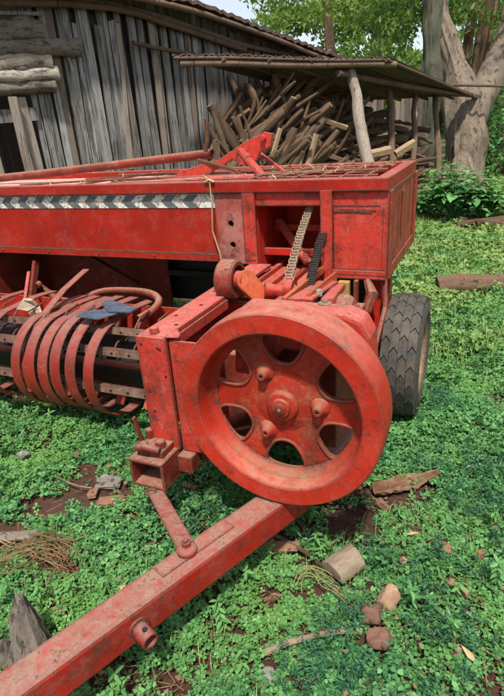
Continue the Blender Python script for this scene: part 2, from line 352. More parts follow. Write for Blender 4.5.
# ------------------------------------------------------------------ ground
def gh(x,y):
    return .012*np.sin(x*3.1+1)*np.cos(y*2.7)+.010*np.sin(x*7.3+y*5.1)+.006*np.cos(x*13-y*11)
def build_ground():
    xs=np.concatenate([[-120,-60,-30,-18,-12,-9],np.arange(-7,5.01,.1),[7,10,15,30,60,120]]); ys=np.concatenate([[-30,-10,-4,-1],np.arange(0,14.01,.1),[16,20,30,60,120,200]])
    X,Y=np.meshgrid(xs,ys,indexing='ij'); Z=gh(X,Y); v=np.stack([X,Y,Z],-1).reshape(-1,3); ny=len(ys)
    i=np.arange(len(xs)-1)[:,None]*ny+np.arange(ny-1)[None]; i=i.ravel()
    q=np.stack([i,i+ny,i+ny+1,i+1],1)
    o=npmesh('ground',v,q,M_SOIL); kind(o,'structure'); o.data.polygons.foreach_set('use_smooth',[True]*len(o.data.polygons))
build_ground()
# ------------------------------------------------------------------ the baler
B=thing('baler','old red hay baler with a big spoked flywheel and chevron strip, standing in clover','hay baler',(-1.2,2.3,0))
YF=2.70
m=MB(); m.box((-4.6,YF,.90),(-1.417,YF+.014,1.25)); m.box((-4.6,YF-.012,.862),(-1.417,YF+.006,.905))
m.box((-4.6,YF,.862),(-1.2,3.64,.874)); m.box((-4.6,3.64,.80),(-.478,3.655,1.29))
x=-3.6
while x<-1.45: m.cyl((x,YF-.018,.884),(x,YF-.011,.884),.008,6); x+=.43
hood=obj('feed_housing',m,M_HOOD,B,.003)
m=MB(); m.box((-4.6,YF-.03,1.253),(-.462,YF+.05,1.316)); m.box((-4.6,3.60,1.253),(-.462,3.67,1.312)); m.box((-.53,YF+.05,1.253),(-.462,3.60,1.314))
obj('top_rim',m,M_HOOD,B,.005)
m=MB(); xs=np.linspace(-4.5,-1.44,90); m.prism([(x,YF-.0127,.9035-.002*abs(math.sin(x*23))) for x in xs]+[(x,YF-.0127,.9075+.0035*math.sin(x*31)*math.sin(x*7)) for x in xs[::-1]],(0,.011,0)); obj('rust_seam',m,M_RUST,hood)
# chevron strip
m=MB(); m.box((-4.6,YF-.004,1.172),(-1.43,YF+.001,1.25))
x=-4.5; m.mi=1; k=0
while x<-1.5:
    z0,z1,zm=1.176,1.246,1.211; w=.11; tip=.042
    m.prism([(x+tip,YF-.004,z1),(x,YF-.004,zm),(x+tip,YF-.004,z0),(x+tip+w*.62,YF-.004,z0),(x+w*.62,YF-.004,zm),(x+tip+w*.62,YF-.004,z1)],(0,-.0025,0)); x+=.143; k+=1
obj('chevron_strip',m,[M_CW,M_CD],B)
def circ(cx,cy,r,n=14): return [(cx+r*math.cos(2*math.pi*i/n),cy+r*math.sin(2*math.pi*i/n)) for i in range(n)]
m=MB(); m.plate([(-1.425,.855),(-1.19,.855),(-1.19,1.252),(-1.425,1.252)],[circ(-1.335,1.085,.017),circ(-1.332,.965,.017)],(0,YF-.012,0),(1,0,0),(0,0,1),-.02)
obj('corner_panel',m,M_WORN,B,.002)
m=MB(); m.box((-1.25,YF-.03,.86),(-1.175,YF-.0125,1.262)); m.box((-.805,YF-.035,.79),(-.742,YF-.01,1.262)); 
m.box((-1.19,YF-.008,1.18),(-.465,YF+.02,1.253)); obj('front_strut',m,M_PINK,B,.003)
m=MB(); m.box((-.742,YF-.010,.85),(-.462,YF+.008,1.182)); m.box((-.80,YF-.022,.80),(-.462,YF+.008,.848)); obj('front_panel',m,M_PINK,B,.003)
m=MB(); m.box((-.735,YF-.016,1.152),(-.57,YF-.0105,1.166)); m.box((-.57,YF-.014,1.155),(-.52,YF-.0105,1.162)); m.box((-.60,YF-.0142,1.145),(-.54,YF-.0108,1.157)); obj('torn_slot',m,M_RUST,B)
m=MB(); m.box((-.73,YF-.0118,.849),(-.50,YF-.0102,.853)); obj('rust_seam',m,M_RUST,B)
m=MB(); m.box((-.476,YF+.008,.80),(-.460,3.655,1.253)); m.box((-.459,YF+.01,.80),(-.447,YF+.07,1.25)); m.box((-.459,3.58,.80),(-.447,3.655,1.25)); m.box((-.459,YF+.07,.80),(-.45,3.58,.86))
m.box((-.459,3.1,.95),(-.453,3.16,1.2))
obj('end_panel',m,M_END,B,.003)
def seam(p0,p1,wd,out,name='grease_seam',spike=0,mat=None,seed=0):
    p0,p1=V(p0),V(p1); n=max(12,int((p1-p0).length/.012)); d=(p1-p0).normalized(); o=V(out).normalized(); sd=d.cross(o); A=[];Bq=[]
    for i in range(n+1):
        p=p0.lerp(p1,i/n); q=i*.37+seed*5.1; w1=wd*(.35+.65*abs(mnoise.noise(V((q,1.3,seed))))*1.8); w2=wd*(.35+1.0*abs(mnoise.noise(V((q,7.7,seed)))))+spike*max(0,mnoise.noise(V((q*1.9,3.1,seed)))-.12)*2
        A.append(p+sd*w1*.5); Bq.append(p-sd*w2*.5)
    m=MB(); nn=n+1; base=A+Bq; top=[p+o*.0012 for p in base]; fs=[]
    for i in range(n): fs+=[(2*nn+i,2*nn+i+1,3*nn+i+1,3*nn+i),(i,2*nn+i,2*nn+i+1,i+1),(nn+i,nn+i+1,3*nn+i+1,3*nn+i)]
    m.add(base+top,fs); return obj(name,m,mat or M_GREASE,B)
for k,(a,b,w_,sp) in enumerate((((-.738,YF-.0105,1.178),(-.738,YF-.0105,.86),.007,.0),((-.74,YF-.0105,1.180),(-.50,YF-.0105,1.180),.007,.012),((-.74,YF-.0225,.826),(-.465,YF-.0225,.826),.004,.006),((-.486,YF-.0105,1.17),(-.486,YF-.0105,.86),.004,.0),((-.802,YF-.0358,1.24),(-.802,YF-.0358,.82),.004,0),((-1.247,YF-.0305,1.24),(-1.247,YF-.0305,.88),.006,0),((-1.19,YF-.0085,1.186),(-.81,YF-.0085,1.186),.007,.012),((-1.185,YF-.0305,.885),(-1.245,YF-.0305,.885),.012,.02),((-.80,YF-.0225,.806),(-.465,YF-.0225,.806),.006,0))):
    seam(a,b,w_,(0,-1,0),'grease_seam',sp,None,k)
seam((-4.5,YF-.0302,1.262),(-1.3,YF-.0302,1.262),.010,(0,-1,0),'grease_drip',-.035,None,20); seam((-1.3,YF-.0302,1.260),(-.48,YF-.0302,1.260),.008,(0,-1,0),'grease_drip',-.015,None,21)
seam((-.4585,2.78,1.24),(-.4585,3.56,1.24),.01,(1,0,0),'grease_seam',.03,M_RUST,22); seam((-.4585,3.0,1.2),(-.4585,3.0,.9),.02,(1,0,0),'grease_seam',0,M_RUST,23); seam((-.4585,3.4,1.22),(-.4585,3.4,.95),.015,(1,0,0),'grease_seam',0,M_RUST,24)
# inside of the opening
m=MB(); m.box((-1.19,3.2,.8),(-.48,3.215,1.25)); m.box((-1.19,2.98,.99),(-.5,3.02,1.03)); m.box((-1.19,2.80,.885),(-.5,2.84,.925)); m.bar((-1.15,2.95,1.06),(-.9,2.75,.86),.05,.02); m.bar((-.62,2.9,1.2),(-.85,2.78,.95),.04,.05)
m.box((-1.2,2.73,.70),(-1.185,3.6,1.25))
obj('inner_frame',m,M_RED,B,.003)
# deck
m=MB(); m.box((-4.6,YF+.05,1.262),(-1.3,3.6,1.272)); m.box((-1.3,YF+.05,1.2),(-.53,3.6,1.21))
obj('deck_plate',m,M_DECK,B)
m=MB(); rr=random.Random(4)
for i in range(8):
    y=2.8+i*.1; x0=-3.4+rr.random()*1.2; m.tube([(x0,y,1.29+rr.random()*.01),(x0+.7,y+rr.uniform(-.03,.03),1.30+rr.random()*.012),(min(-.55,x0+1.4+rr.random()*.9),y+rr.uniform(-.08,.08),1.31)],.007,6)
for i in range(6): 
    x=-1.25+i*.13; m.tube([(x,2.76,1.31),(x+rr.uniform(-.05,.05),3.61,1.31)],.008,6)
for i in range(3): m.bar((-2.7+i*.7,2.78,1.285),(-2.35+i*.7,3.55,1.30),.03,.012)
obj('deck_rod',m,M_RUSTED,B,smooth=True)
m=MB(); m.tube([(-4.4,3.3,1.285),(-3.2,3.3,1.345),(-2.5,3.3,1.385),(-1.73,3.3,1.43)],.030,14,hollow=.15); obj('long_pipe',m,M_RUSTED,B,smooth=True)
# knotter lever on the deck
def yplate(poly,y,t): 
    mm=MB(); mm.prism([(a,y,c) for a,c in poly],(0,t,0)); return mm
m=yplate([(-1.98,1.27),(-1.93,1.335),(-1.62,1.40),(-1.45,1.485),(-1.30,1.545),(-1.245,1.535),(-1.255,1.46),(-1.33,1.43),(-1.36,1.38),(-1.42,1.38),(-1.50,1.41),(-1.62,1.345),(-1.86,1.27)],3.16,.025)
lev=obj('lever_arm',m,M_PINK,B,.005)
m=MB(); m.bar((-1.45,3.12,1.46),(-1.27,3.10,1.27),.02,.085,(0,1,0)); m.bar((-1.40,3.26,1.44),(-1.15,3.26,1.26),.015,.03,(0,1,0)); m.cyl((-1.47,3.10,1.42),(-1.47,3.20,1.42),.03,12); m.cyl((-1.30,3.13,1.51),(-1.30,3.17,1.51),.018,10); m.cyl((-1.42,3.08,1.40),(-1.42,3.16,1.40),.035,12)
obj('lever_bracket',m,M_PINK,B,.003)
m=MB(); m.tube([(-1.73,3.2,1.45),(-1.705,3.2,1.53),(-1.70,3.2,1.615)],[.016,.014,.02],8); m.tube([(-1.78,3.18,1.40),(-1.5,3.12,1.34),(-1.36,3.1,1.275)],.012,6); obj('lever_rod',m,M_RUST,B,smooth=True)
m=MB(); m.cyl((-1.95,3.0,1.285),(-1.3,3.0,1.30),.022,10); obj('lever_shaft',m,M_PINK,B,smooth=True)
# interior below the hood
m=MB(); m.box((-5.2,3.3,.25),(-2.2,3.315,.862)); m.box((-3.42,2.75,.35),(-3.40,3.3,.862)); m.bar((-2.45,3.25,.5),(-2.75,3.1,.75),.08,.015); m.bar((-2.95,2.62,.50),(-2.93,2.74,.80),.03,.04); obj('feeder_wall',m,M_RUSTED,B,.002)  # darker red chosen here to stand in for shade under the hood
m=MB(); m.box((-2.6,3.42,.35),(-.6,3.43,.86)); m.bar((-2.2,3.3,.60),(-1.2,3.3,.60),.04,.04); obj('packer_shade_backing',m,M_DARK,B)  # dark sheet added behind the beam as painted shade under the hood
# side channel
m=MB(); m.box((-1.228,1.55,.36),(-1.092,1.568,.862)); m.box((-1.228,1.568,.36),(-1.212,2.69,.845)); m.box((-1.228,1.5685,.8455),(-1.10,2.69,.862)); m.box((-1.0915,1.572,.345),(-.86,1.586,.848))
m.box((-1.10,1.60,.80),(-1.088,2.1,.845)); m.prism([(-1.10,1.555,.8635),(-1.10,1.66,.8635),(-1.05,1.60,.8635),(-1.04,1.57,.8635)],(0,0,.004))
m.cyl((-1.17,1.6,.862),(-1.17,1.6,.885),.02,8); m.box((-.86,1.95,.55),(-.845,2.69,.84)); m.box((-.86,1.95,.8405),(-.78,2.69,.853)); m.box((-1.21,2.2,.5),(-.86,2.215,.8))
obj('side_channel',m,M_PINK,B,.004)
for a,b in ((-1.205,.83),(-1.13,.82),(-1.12,.815),(-1.20,.62),(-1.19,.53),(-1.11,.7)): obj('bolt_hole',MB().cyl((a,1.551,b),(a,1.548,b),.0055,8),M_DARK,B)
for a,b in ((-1.19,1.8),(-1.15,1.95),(-1.18,2.15),(-1.13,1.7)): obj('bolt_hole',MB().cyl((a,b,.862),(a,b,.8635),.009,8),M_DARK,B)
# jack socket
m=MB(); sx0,sx1,sz0,sz1=-1.265,-1.10,.235,.365
m.box((sx0,1.42,sz0),(sx1,1.66,sz0+.014)); m.box((sx0,1.42,sz1-.014),(sx1,1.66,sz1)); m.box((sx0,1.42,sz0+.014),(sx0+.014,1.66,sz1-.014)); m.box((sx1-.014,1.42,sz0+.014),(sx1,1.66,sz1-.014)); m.box((sx1,1.53,.262),(-1.03,1.60,.34)); m.prism([(sx1,1.62,.26),(-.74,1.62,.30),(-.74,1.62,.5),(-1.0,1.62,.40)],(0,.03,0))
soc=obj('jack_socket',m,M_RUSTED,B,.004)
m=MB(); m.box((sx0+.02,1.46,sz1),(sx1-.02,1.58,sz1+.03)); m.cyl((sx0+.05,1.47,sz1+.03),(sx0+.05,1.47,sz1+.055),.022,6); m.cyl((sx1-.05,1.5,sz1+.03),(sx1-.05,1.5,sz1+.06),.024,6); m.cyl((sx0+.03,1.55,sz1+.03),(sx0+.03,1.55,sz1+.07),.02,6); m.bar((sx0+.01,1.52,sz1+.01),(sx0,1.5,sz1+.15),.012,.02,(0,1,0)); m.tube([(sx0+.03,1.45,sz1+.04),(sx0+.08,1.44,sz1+.06),(sx1-.03,1.46,sz1+.04)],.016,8)
obj('clamp',m,M_RUSTED,B,.004)
m=MB(); m.tube([V((-1.16,1.40,.235))+V((math.cos(a)*.022,math.sin(a)*.016,0)) for a in np.linspace(0,6.28,14)],.006,6); m.cyl((-1.16,1.43,.22),(-1.16,1.43,.24),.018,8); obj('pin_ring',m,M_RUST,B,smooth=True)
# drawbar
d0=atz(-60,737,.325); dl=V((-1.056,.557,.325)); dirv=V((.387,.922,0)); nrm=V((.922,-.387,0))
ctr=V((-1.056,.557,0))+nrm*.0545
m=MB(); A=ctr-dirv*1.6; E_=ctr+dirv*1.06
m.bar((A.x,A.y,.265),(E_.x,E_.y,.265),.109,.12); 
e2=E_+V((.12,.55,0)); m.bar((E_.x+.005,E_.y-.02,.262),(e2.x,e2.y,.255),.10,.115)
dbar=obj('drawbar',m,M_BAR,B,.012)
m=MB(); q=ctr+dirv*.48; m.bar((q.x-.02,q.y,.3265),(q.x+dirv.x*.3-.02,q.y+dirv.y*.3,.3265),.06,.006); obj('weld_plate',m,M_BAR,dbar,.002)
p=atz(128,622,.262); p2=V((p.x,p.y,0))
m=MB(); st=ctr+dirv*.345+nrm*.054; s0=V((st.x,st.y,.262)); s1=s0+nrm*.065+V((0,0,-.004)); m.tube([s0,s1],.026,18,hollow=.22); m.tube([s0-nrm*.004,s0+nrm*.008],.034,14)
obj('pipe_stub',m,M_STRAP,dbar,smooth=True)
m=MB(); m.cyl(s0+nrm*.04+V((0,0,.022)),s0+nrm*.04+V((0,0,.0275)),.008,10); obj('pin_hole',m,M_DARK,dbar)
t0=V((-1.165,1.43,.222)); t1=ctr+dirv*.60; t1=V((t1.x-.02,t1.y,.335))
m=MB(); m.bar(t0,t1,.062,.012); m.cyl(t1+V((0,-.004,-.008)),t1+V((0,-.004,.008)),.034,18); obj('brace_strap',m,M_BAR,B,.003)
m=MB(); tb=t1-(t1-t0).normalized()*.012; m.cyl(tb+V((0,0,.006)),tb+V((0,0,.026)),.017,6); m.cyl(tb+V((0,0,.004)),tb+V((0,0,.009)),.025,14); m.tube([tb+V((0,0,.022)),tb+V((0,0,.034))],.009,8); obj('strap_bolt',m,M_RUSTED,B,.002)
# flywheel
FC=V((-.590,1.40,.695)); RF=.362; YW=.088
m=MB()
m.lathe([(.0,RF-.004),(.004,RF),(.07,RF+.003),(.146,RF),(.150,RF-.006),(.150,RF-.06),(.09,RF-.080),(.05,RF-.078),(.012,RF-.072),(.003,RF-.069),(0,RF-.064)],FC,'Y',112)
fly=obj('flywheel',m,M_FLY,B,smooth=True,angle=28)
m=MB()
def hole(a0):
    pts=[(.150,-.036),(.150,.036),(.228,.080),(.262,.070),(.274,0),(.262,-.070),(.228,-.080)]
    P=[V((p[0],p[1],0)) for p in pts]
    out=[]
    n=len(P)
    for i in range(n):
        a,b,c=P[i-1],P[i],P[(i+1)%n]; ra=min(.036,(a-b).length*.49); rc=min(.036,(c-b).length*.49)
        s=b+(a-b).normalized()*ra; e=b+(c-b).normalized()*rc
        for t in (0,.25,.5,.75,1): out.append(s*(1-t)**2+b*2*t*(1-t)+e*t*t)
    ca,sa=math.cos(a0),math.sin(a0)
    return [(q.x*ca-q.y*sa,q.x*sa+q.y*ca) for q in out]
HA=[R(29+60*k) for k in range(6)]
holes=[hole(a) for a in HA]
m.plate(circ(0,0,RF-.07,72),[h for h in holes],FC+V((0,YW+.004,0)),(1,0,0),(0,0,1),-.022)
obj('web',m,M_WEB,fly)
m=MB()
for h in holes:
    n=len(h); lp=[FC+V((q[0],YW+.004,q[1])) for q in h]; m.tube(lp+[lp[0]],.0062,8,cap=False)
m.lathe([(.030,RF-.074),(.055,RF-.079),(.075,RF-.088),(YW,RF-.105),(YW+.006,RF-.08),(.03,RF-.07)],FC,'Y',96)
obj('web_lip',m,M_WEB,fly,smooth=True,angle=60)
m=MB(); m.lathe([(YW+.006,.112),(YW+.001,.100),(YW-.003,.075),(YW-.008,.060),(YW-.024,.054),(YW-.028,.048),(YW-.028,.0),(YW+.006,.0)],FC,'Y',48,closed=False)
obj('hub',m,M_WEB,fly,smooth=True,angle=50)
m=MB(); m.lathe([(.048,.0),(.048,.028),(.051,.033),(.062,.036),(.07,.036),(.07,0)],FC,'Y',24,closed=False); obj('hub_nut',m,M_FLY,fly,smooth=True)
m=MB(); m.lathe([(.042,0),(.042,.018),(.045,.022),(.052,.022),(.052,0)],FC,'Y',18,closed=False); obj('shaft_end',m,M_RUSTED,fly,smooth=True)
m=MB(); m.lathe([(.0405,0),(.0405,.006),(.043,.006),(.043,0)],FC,'Y',12,closed=False); obj('shaft_centre',m,M_CHAIN,fly)
for a in (120.5,2,-119):
    c=FC+V((.130*math.cos(R(a)),0,.130*math.sin(R(a))))
    m=MB(); m.lathe([(YW+.004,.037),(YW-.006,.030),(YW-.016,.021),(YW-.030,.018),(YW-.034,.014),(YW-.034,.007),(YW-.02,.007),(YW-.02,0)],c,'Y',20,closed=False)
    obj('stud',m,M_WEB,fly,smooth=True)
# gearbox housing behind the flywheel
m=MB(); prof=[(-.82,.74),(-.80,.98),(-.77,1.005),(-.40,1.005),(-.345,.985),(-.315,.93),(-.30,.76),(-.36,.72),(-.42,.84),(-.62,.86),(-.70,.74)]
m.prism([(a,1.58,c) for a,c in prof],(0,.12,0)); obj('gearbox_cover',m,M_PINK,B,.012)
m=MB(); m.box((-.76,1.70,.40),(-.46,2.2,.84)); m.cyl((-.59,1.552,.695),(-.59,1.6,.695),.07,20); m.box((-1.02,1.82,.28),(-.54,2.3,.70)); m.cyl((-.335,1.56,.90),(-.335,1.6,.90),.022,8); m.cyl((-.325,1.56,.84),(-.325,1.6,.84),.018,8); m.cyl((-.5,1.7,.84),(-.5,2.0,.9),.05,14); m.bar((-.40,1.70,.95),(-.36,2.05,.55),.02,.09)
obj('gearbox',m,M_RUSTED,B,.012)
m=MB(); m.bar(aty(284,302,1.85),aty(322,270,2.60),.022,.035); m.bar(aty(308,300,1.85),aty(336,276,2.55),.014,.05); obj('gearbox_rail',m,M_ORANGE,B,.003)
m=MB(); p0=aty(300,300,1.80); p1=aty(328,282,2.4); m.bar(p0,p1,.10,.012); m.bar(p0+V((.10,.02,-.01)),p1+V((.06,0,-.02)),.05,.03); m.bar(aty(352,306,1.75),aty(384,395,1.72),.02,.05); obj('gearbox_plate',m,M_PINK,B,.003)
c=aty(325,307,1.68); 
m=MB(); m.cyl(V((c.x,c.y,1.004)),V((c.x,c.y,1.010)),.024,14); m.cyl(V((c.x,c.y,1.009)),V((c.x,c.y,1.020)),.010,6); obj('washer_bolt',m,M_CHAIN,B,.001)
c=aty(319,296,1.95); m=MB(); m.cyl(c,c+V((0,0,.028)),.016,6,.012); obj('cap_bolt',m,M_GREENCAP,B,.002)
# tension roller
m=MB(); RC=V((-1.10,2.16,.925)); m.lathe([(-.045,.085),(-.035,.094),(.035,.094),(.045,.085),(.045,.068),(.0,.066),(0,.02),(-.045,.02)],RC,'X',40); rol=obj('tension_roller',m,M_RUSTED,B,smooth=True,angle=40)
m=MB(); m.cyl(RC+V((0,0,0)),RC+V((.085,-.01,.0)),.044,24); obj('roller_boss',m,M_PINK,rol,.004)
q0=RC+V((.085,-.01,0)); q1=V((-.905,2.19,.775)); dd=(q1-q0).normalized(); nf=V((.62,-.70,.35)); nf=(nf-dd*nf.dot(dd)).normalized(); sd=dd.cross(nf); L=(q1-q0).length
arm=[q0+dd*(-math.sin(a)*.050)+sd*(math.cos(a)*.050) for a in np.linspace(0,math.pi,14)]+[q0+dd*L-sd*.036,q0+dd*L+sd*.036]
m=MB(); m.prism([p-nf*.012 for p in arm],nf*.036); obj('roller_arm',m,M_ORANGE,B,.006)
m=MB(); m.box((-1.18,2.25,.795),(-.80,3.0,.807))
for k in range(4): m.box((-1.12+k*.09,2.26,.807),(-1.09+k*.09,2.98,.83))
obj('knotter_floor',m,M_RED,B,.003)
m=MB(); m.tube([(-.93,2.17,.875),(-.87,2.2,.865),(-.78,2.22,.86)],[.04,.032,.03],16); m.lathe([(-.02,.05),(.02,.05),(.02,.02),(-.02,.02)],V((-.82,2.22,.87)),'X',14); obj('drive_shaft',m,M_RED,B,smooth=True)
def chain(name,pts,mat):
    m=MB(); pts=[V(p) for p in pts]; L=[0]
    for a,b in zip(pts,pts[1:]): L.append(L[-1]+(b-a).length)
    def at(s):
        for i in range(len(pts)-1):
            if s<=L[i+1]: return pts[i].lerp(pts[i+1],(s-L[i])/(L[i+1]-L[i]))
        return pts[-1]
    n=int(L[-1]/.022)
    for i in range(n):
        a,b=at(i*.022),at((i+1)*.022); wdt=.019 if i%2 else .014
        sd=V((1,.25,0)).normalized()
        for s in (-1,1):
            m.bar(a+sd*s*wdt-(b-a)*.15,b+sd*s*wdt+(b-a)*.15,.004,.015,sd.cross(b-a))
        m.cyl(a-sd*wdt,a+sd*wdt,.006,6)
    return obj(name,m,mat,B)
chain('drive_chain',[(-.80,2.20,.86),(-.84,2.26,.92),(-.875,2.55,1.06),(-.90,2.95,1.26)],M_CHAIN)
chain('drive_chain',[(-.72,2.20,.90),(-.78,2.55,1.0),(-.80,2.8,1.1)],M_DARK)
# bits under the front panel
m=MB(); m.box((-.70,2.62,.66),(-.64,2.66,.80)); obj('ochre_post',m,M_YEL,B,.004)
m=MB(); m.box((-.50,2.85,.55),(-.465,2.92,.80)); m.tube([(-.47,2.72,.80),(-.455,2.66,.66),(-.47,2.5,.50),(-.49,2.4,.42)],.014,8); m.tube([(-.56,2.7,.8),(-.52,2.64,.74),(-.54,2.6,.66),(-.58,2.58,.6)],[.02,.035,.03,.012],8,jit=.2); m.box((-.62,2.64,.62),(-.60,2.68,.8)); obj('hanging_iron',m,M_RUSTED,B)
m=MB(); m.bar((-1.15,2.80,.35),(-.36,2.80,.35),.06,.06); m.box((-.56,2.74,.35),(-.49,2.86,.80)); obj('axle',m,M_RED,B,.005)
# wheel
WC=V((-.355,2.80,.342)); RT=.330; HW=.092
whl=bpy.data.objects.new('wheel',None); COL.objects.link(whl); whl.parent=B; whl.location=WC-B.location
m=MB(); m.lathe([(-HW+.004,.20),(-HW-.012,.25),(-HW-.006,.295),(-HW+.012,RT-.006),(-.05,RT+.002),(0,RT+.004),(.05,RT+.002),(HW-.012,RT-.006),(HW+.006,.295),(HW+.012,.25),(HW-.004,.20)],WC,'X',72)
NB=21
def cp(x,th,r): rr=r-.10*abs(x)**2/HW**2*.12; return WC+V((x,-math.cos(th)*rr,math.sin(th)*rr))
for i in range(NB):
    for (xa,xb,off) in ((-HW+.002,-.047,.0),(-.044,-.001,.45),(.002,.045,.1),(.048,HW-.002,.55)):
        t0=2*math.pi*(i+off)/NB; dt=2*math.pi/NB*.92; zig=.085
        poly=[(xa,t0),((xa+xb)/2,t0+zig),(xb,t0),(xb,t0+dt),((xa+xb)/2,t0+dt+zig),(xa,t0+dt)]
        lo=[cp(x,t,RT-.004) for x,t in poly]; hi=[cp(x*.99,t,RT+.016) for x,t in poly]
        m.add(lo+hi,[(6,7,8,9,10,11)]+[(j,(j+1)%6,6+(j+1)%6,6+j) for j in range(6)])
obj('tyre',m,M_TYRE,whl,smooth=True,angle=25)
m=MB(); m.lathe([(-.06,.20),(-.085,.212),(-.085,.19),(-.03,.17),(-.02,.05),(.02,.05),(.03,.17),(.085,.19),(.092,.213),(.06,.20)],WC,'X',40); m.cyl(WC+V((-.1,0,0)),WC+V((.07,0,0)),.04,14); obj('rim',m,M_TAN,whl,smooth=True)
# pickup reel: curved stripper bands and tine bars
def cband(x,ph=0):
    pts=[(2.52,.655+ph),(2.35,.668+ph),(2.2,.66+ph)]
    for a in np.linspace(80,-66,20): pts.append((2.15-.275*math.sin(R(90-a))*1.0,.385+.275*math.sin(R(a))+ph))
    pts+= [(2.13,.105+ph),(2.25,.10+ph)]
    return [V((x,y,z)) for y,z in pts]
for i,x in enumerate((-2.85,-2.60,-2.35,-2.245,-2.15,-2.06,-1.955,-1.835)):
    m=MB(); m.strap(cband(x,random.uniform(-.008,.008)),(1,random.uniform(-.05,.05),0),.068,.009); obj('stripper_band',m,M_STRAP,B,.002,smooth=True,angle=50)
m=MB(); m.strap([(-2.36,2.6,.80),(-2.34,2.35,.74),(-2.32,2.05,.62),(-2.31,1.90,.44),(-2.28,1.89,.30),(-2.22,1.95,.18),(-2.15,2.1,.10)],(1,.1,0),.05,.007); obj('stripper_band',m,M_STRAP,B,.002,smooth=True,angle=50)
for y,z,wv in ((1.94,.345,.036),(2.0,.535,.036),(2.10,.615,.032),(2.30,.18,.03)):
    m=MB(); m.bar((-3.5,y,z),(-1.24,y,z),.008,wv,(0,.3,1)); m.bar((-3.5,y+.018,z+wv*.45),(-1.24,y+.018,z+wv*.45),.036,.007,(0,.3,1))
    mm=m; x=-3.4
    mm.mi=1
    while x<-1.3: mm.cyl((x,y-.005,z),(x,y-.010,z),.007,8); x+=.11
    obj('tine_bar',m,[M_BARE,M_DARK],B)
m=MB(); m.tube([(-3.5,2.06,.44),(-1.24,2.06,.44)],.02,12); m.tube([(-3.5,2.2,.38),(-1.24,2.2,.38)],.05,14); obj('reel_shade_backing',MB().tube([(-3.5,2.28,.38),(-1.26,2.28,.38)],.17,20),M_DARK,B,smooth=True); obj('reel_shaft',m,M_RUSTED,B,smooth=True)  # dark cylinder added behind the bands as painted shade in the gaps
for i in range(16):
    x=-3.3+i*.125
    for y,z in ((2.05,.5),(2.12,.63)): obj('tine',MB().tube([(x,y,z),(x+.01,y+.05,z+.05),(x+.01,y+.14,z+.06)],.006,6),M_RUST,B,smooth=True)
m=MB()
for i in range(5): m.bar((-2.3+i*.2,2.15,.12),(-2.28+i*.2,2.5,.55),.06,.012)
m.box((-3.5,2.55,.25),(-1.25,2.565,.6)); obj('reel_back',m,M_RED,B)
# bent compressor pipe
P=[aty(50,325,2.15),aty(62,312,2.35),aty(85,298,2.55),aty(105,291,2.65),aty(135,291,2.62),aty(152,294,2.5),aty(159,301,2.4),aty(152,311,2.3),aty(138,319,2.2)]
m=MB(); m.tube(smoothpath(P,4),.022,12,hollow=.25); obj('bent_pipe',m,M_RUSTED,B,smooth=True)
m=MB(); a=atz(24,302,.66); 
m.bar(aty(25,300,2.35),aty(29,272,2.5),.022,.02); obj('prop_rod',m,M_RED,B,.002)
m=MB(); m.prism([aty(38,283,2.6),aty(62,310,2.5),aty(74,300,2.55),aty(58,297,2.6)],(0,.015,0)); m.tube([aty(40,283,2.58),aty(37,286,2.55)],.02,8); obj('guide_plate',m,M_RUSTED,B)
# blue-grey scrap sheets, husks on the pickup, twine
m=MB(); m.prism([atz(*q,.705) for q in ((76,317),(98,320),(121,313),(116,309),(84,312))],(0,0,.006)); o=tag(center(obj('scrap_sheet',m,M_BLUE)),'curled blue-grey metal offcut lying across the pickup bands, the nearer of two','scrap sheet')
m=MB(); m.prism([atz(*q,.716) for q in ((101,304),(109,300),(137,309),(130,313),(108,312))],(0,0,.006)); o=tag(center(obj('scrap_sheet',m,M_BLUE)),'dark blue-grey pointed metal offcut lying behind the curled one','scrap sheet')
for i,(pp,lab) in enumerate(((((16,309),(22,300),(31,301),(36,306),(28,311)),'crumpled pale husk below the leaning red rod, leftmost on the bands'),(((28,313),(38,308),(41,317),(33,321)),'small pale folded husk beside a larger crumpled one on the pickup'))):
    m=MB(); m.prism([aty(a,b,2.15+.02*(k%2)) for k,(a,b) in enumerate(pp)],(.004,.012,.01)); tag(center(obj('husk',m,M_PALE)),lab,'dry husk')
m=MB(); m.tube([(-1.43,2.66,1.33),(-1.425,2.655,1.2),(-1.44,2.66,1.05),(-1.405,2.655,.93),(-1.40,2.66,.85)],.0042,6); m.tube([(-1.43,2.66,1.325),(-1.50,2.75,1.335),(-1.6,2.9,1.33)],.0045,6); m.tube([(-1.46,2.66,1.318),(-1.43,2.655,1.33),(-1.40,2.66,1.318)],.006,6)
for i in range(7): m.tube([(-1.40,2.655,.845),(-1.40+random.uniform(-.05,.05),2.64,.82+random.uniform(-.03,.03)),(-1.40+random.uniform(-.06,.06),2.64,.80+random.uniform(-.06,.04))],.004,5)
tag(obj('baling_twine',m,M_STRAW),'beige baling twine knotted over the top rim and hanging down the front','twine')
# straw on the deck
def slivers(name,n,fn,lmin,lmax,wd,mat):
    P=[];Q=[]
    for i in range(n):
        c=fn(); a=random.uniform(0,6.28); l=random.uniform(lmin,lmax); d=V((math.cos(a),math.sin(a),random.uniform(-.1,.1)))*l/2; s=V((-math.sin(a),math.cos(a),0))*wd
        b=len(P); P+=[c-d-s,c+d-s,c+d+s,c-d+s]; Q.append((b,b+1,b+2,b+3))
    return npmesh(name,np.array([tuple(p) for p in P]),np.array(Q),mat)
kind(slivers('straw',110,lambda:V((random.uniform(-3.3,-.55),random.uniform(2.72,3.62),1.320)) if random.random()<.5 else V((random.uniform(-1.2,-.55),random.uniform(2.85,3.62),1.322)),.04,.2,.003,M_STRAW),'stuff')
exec_rest=True
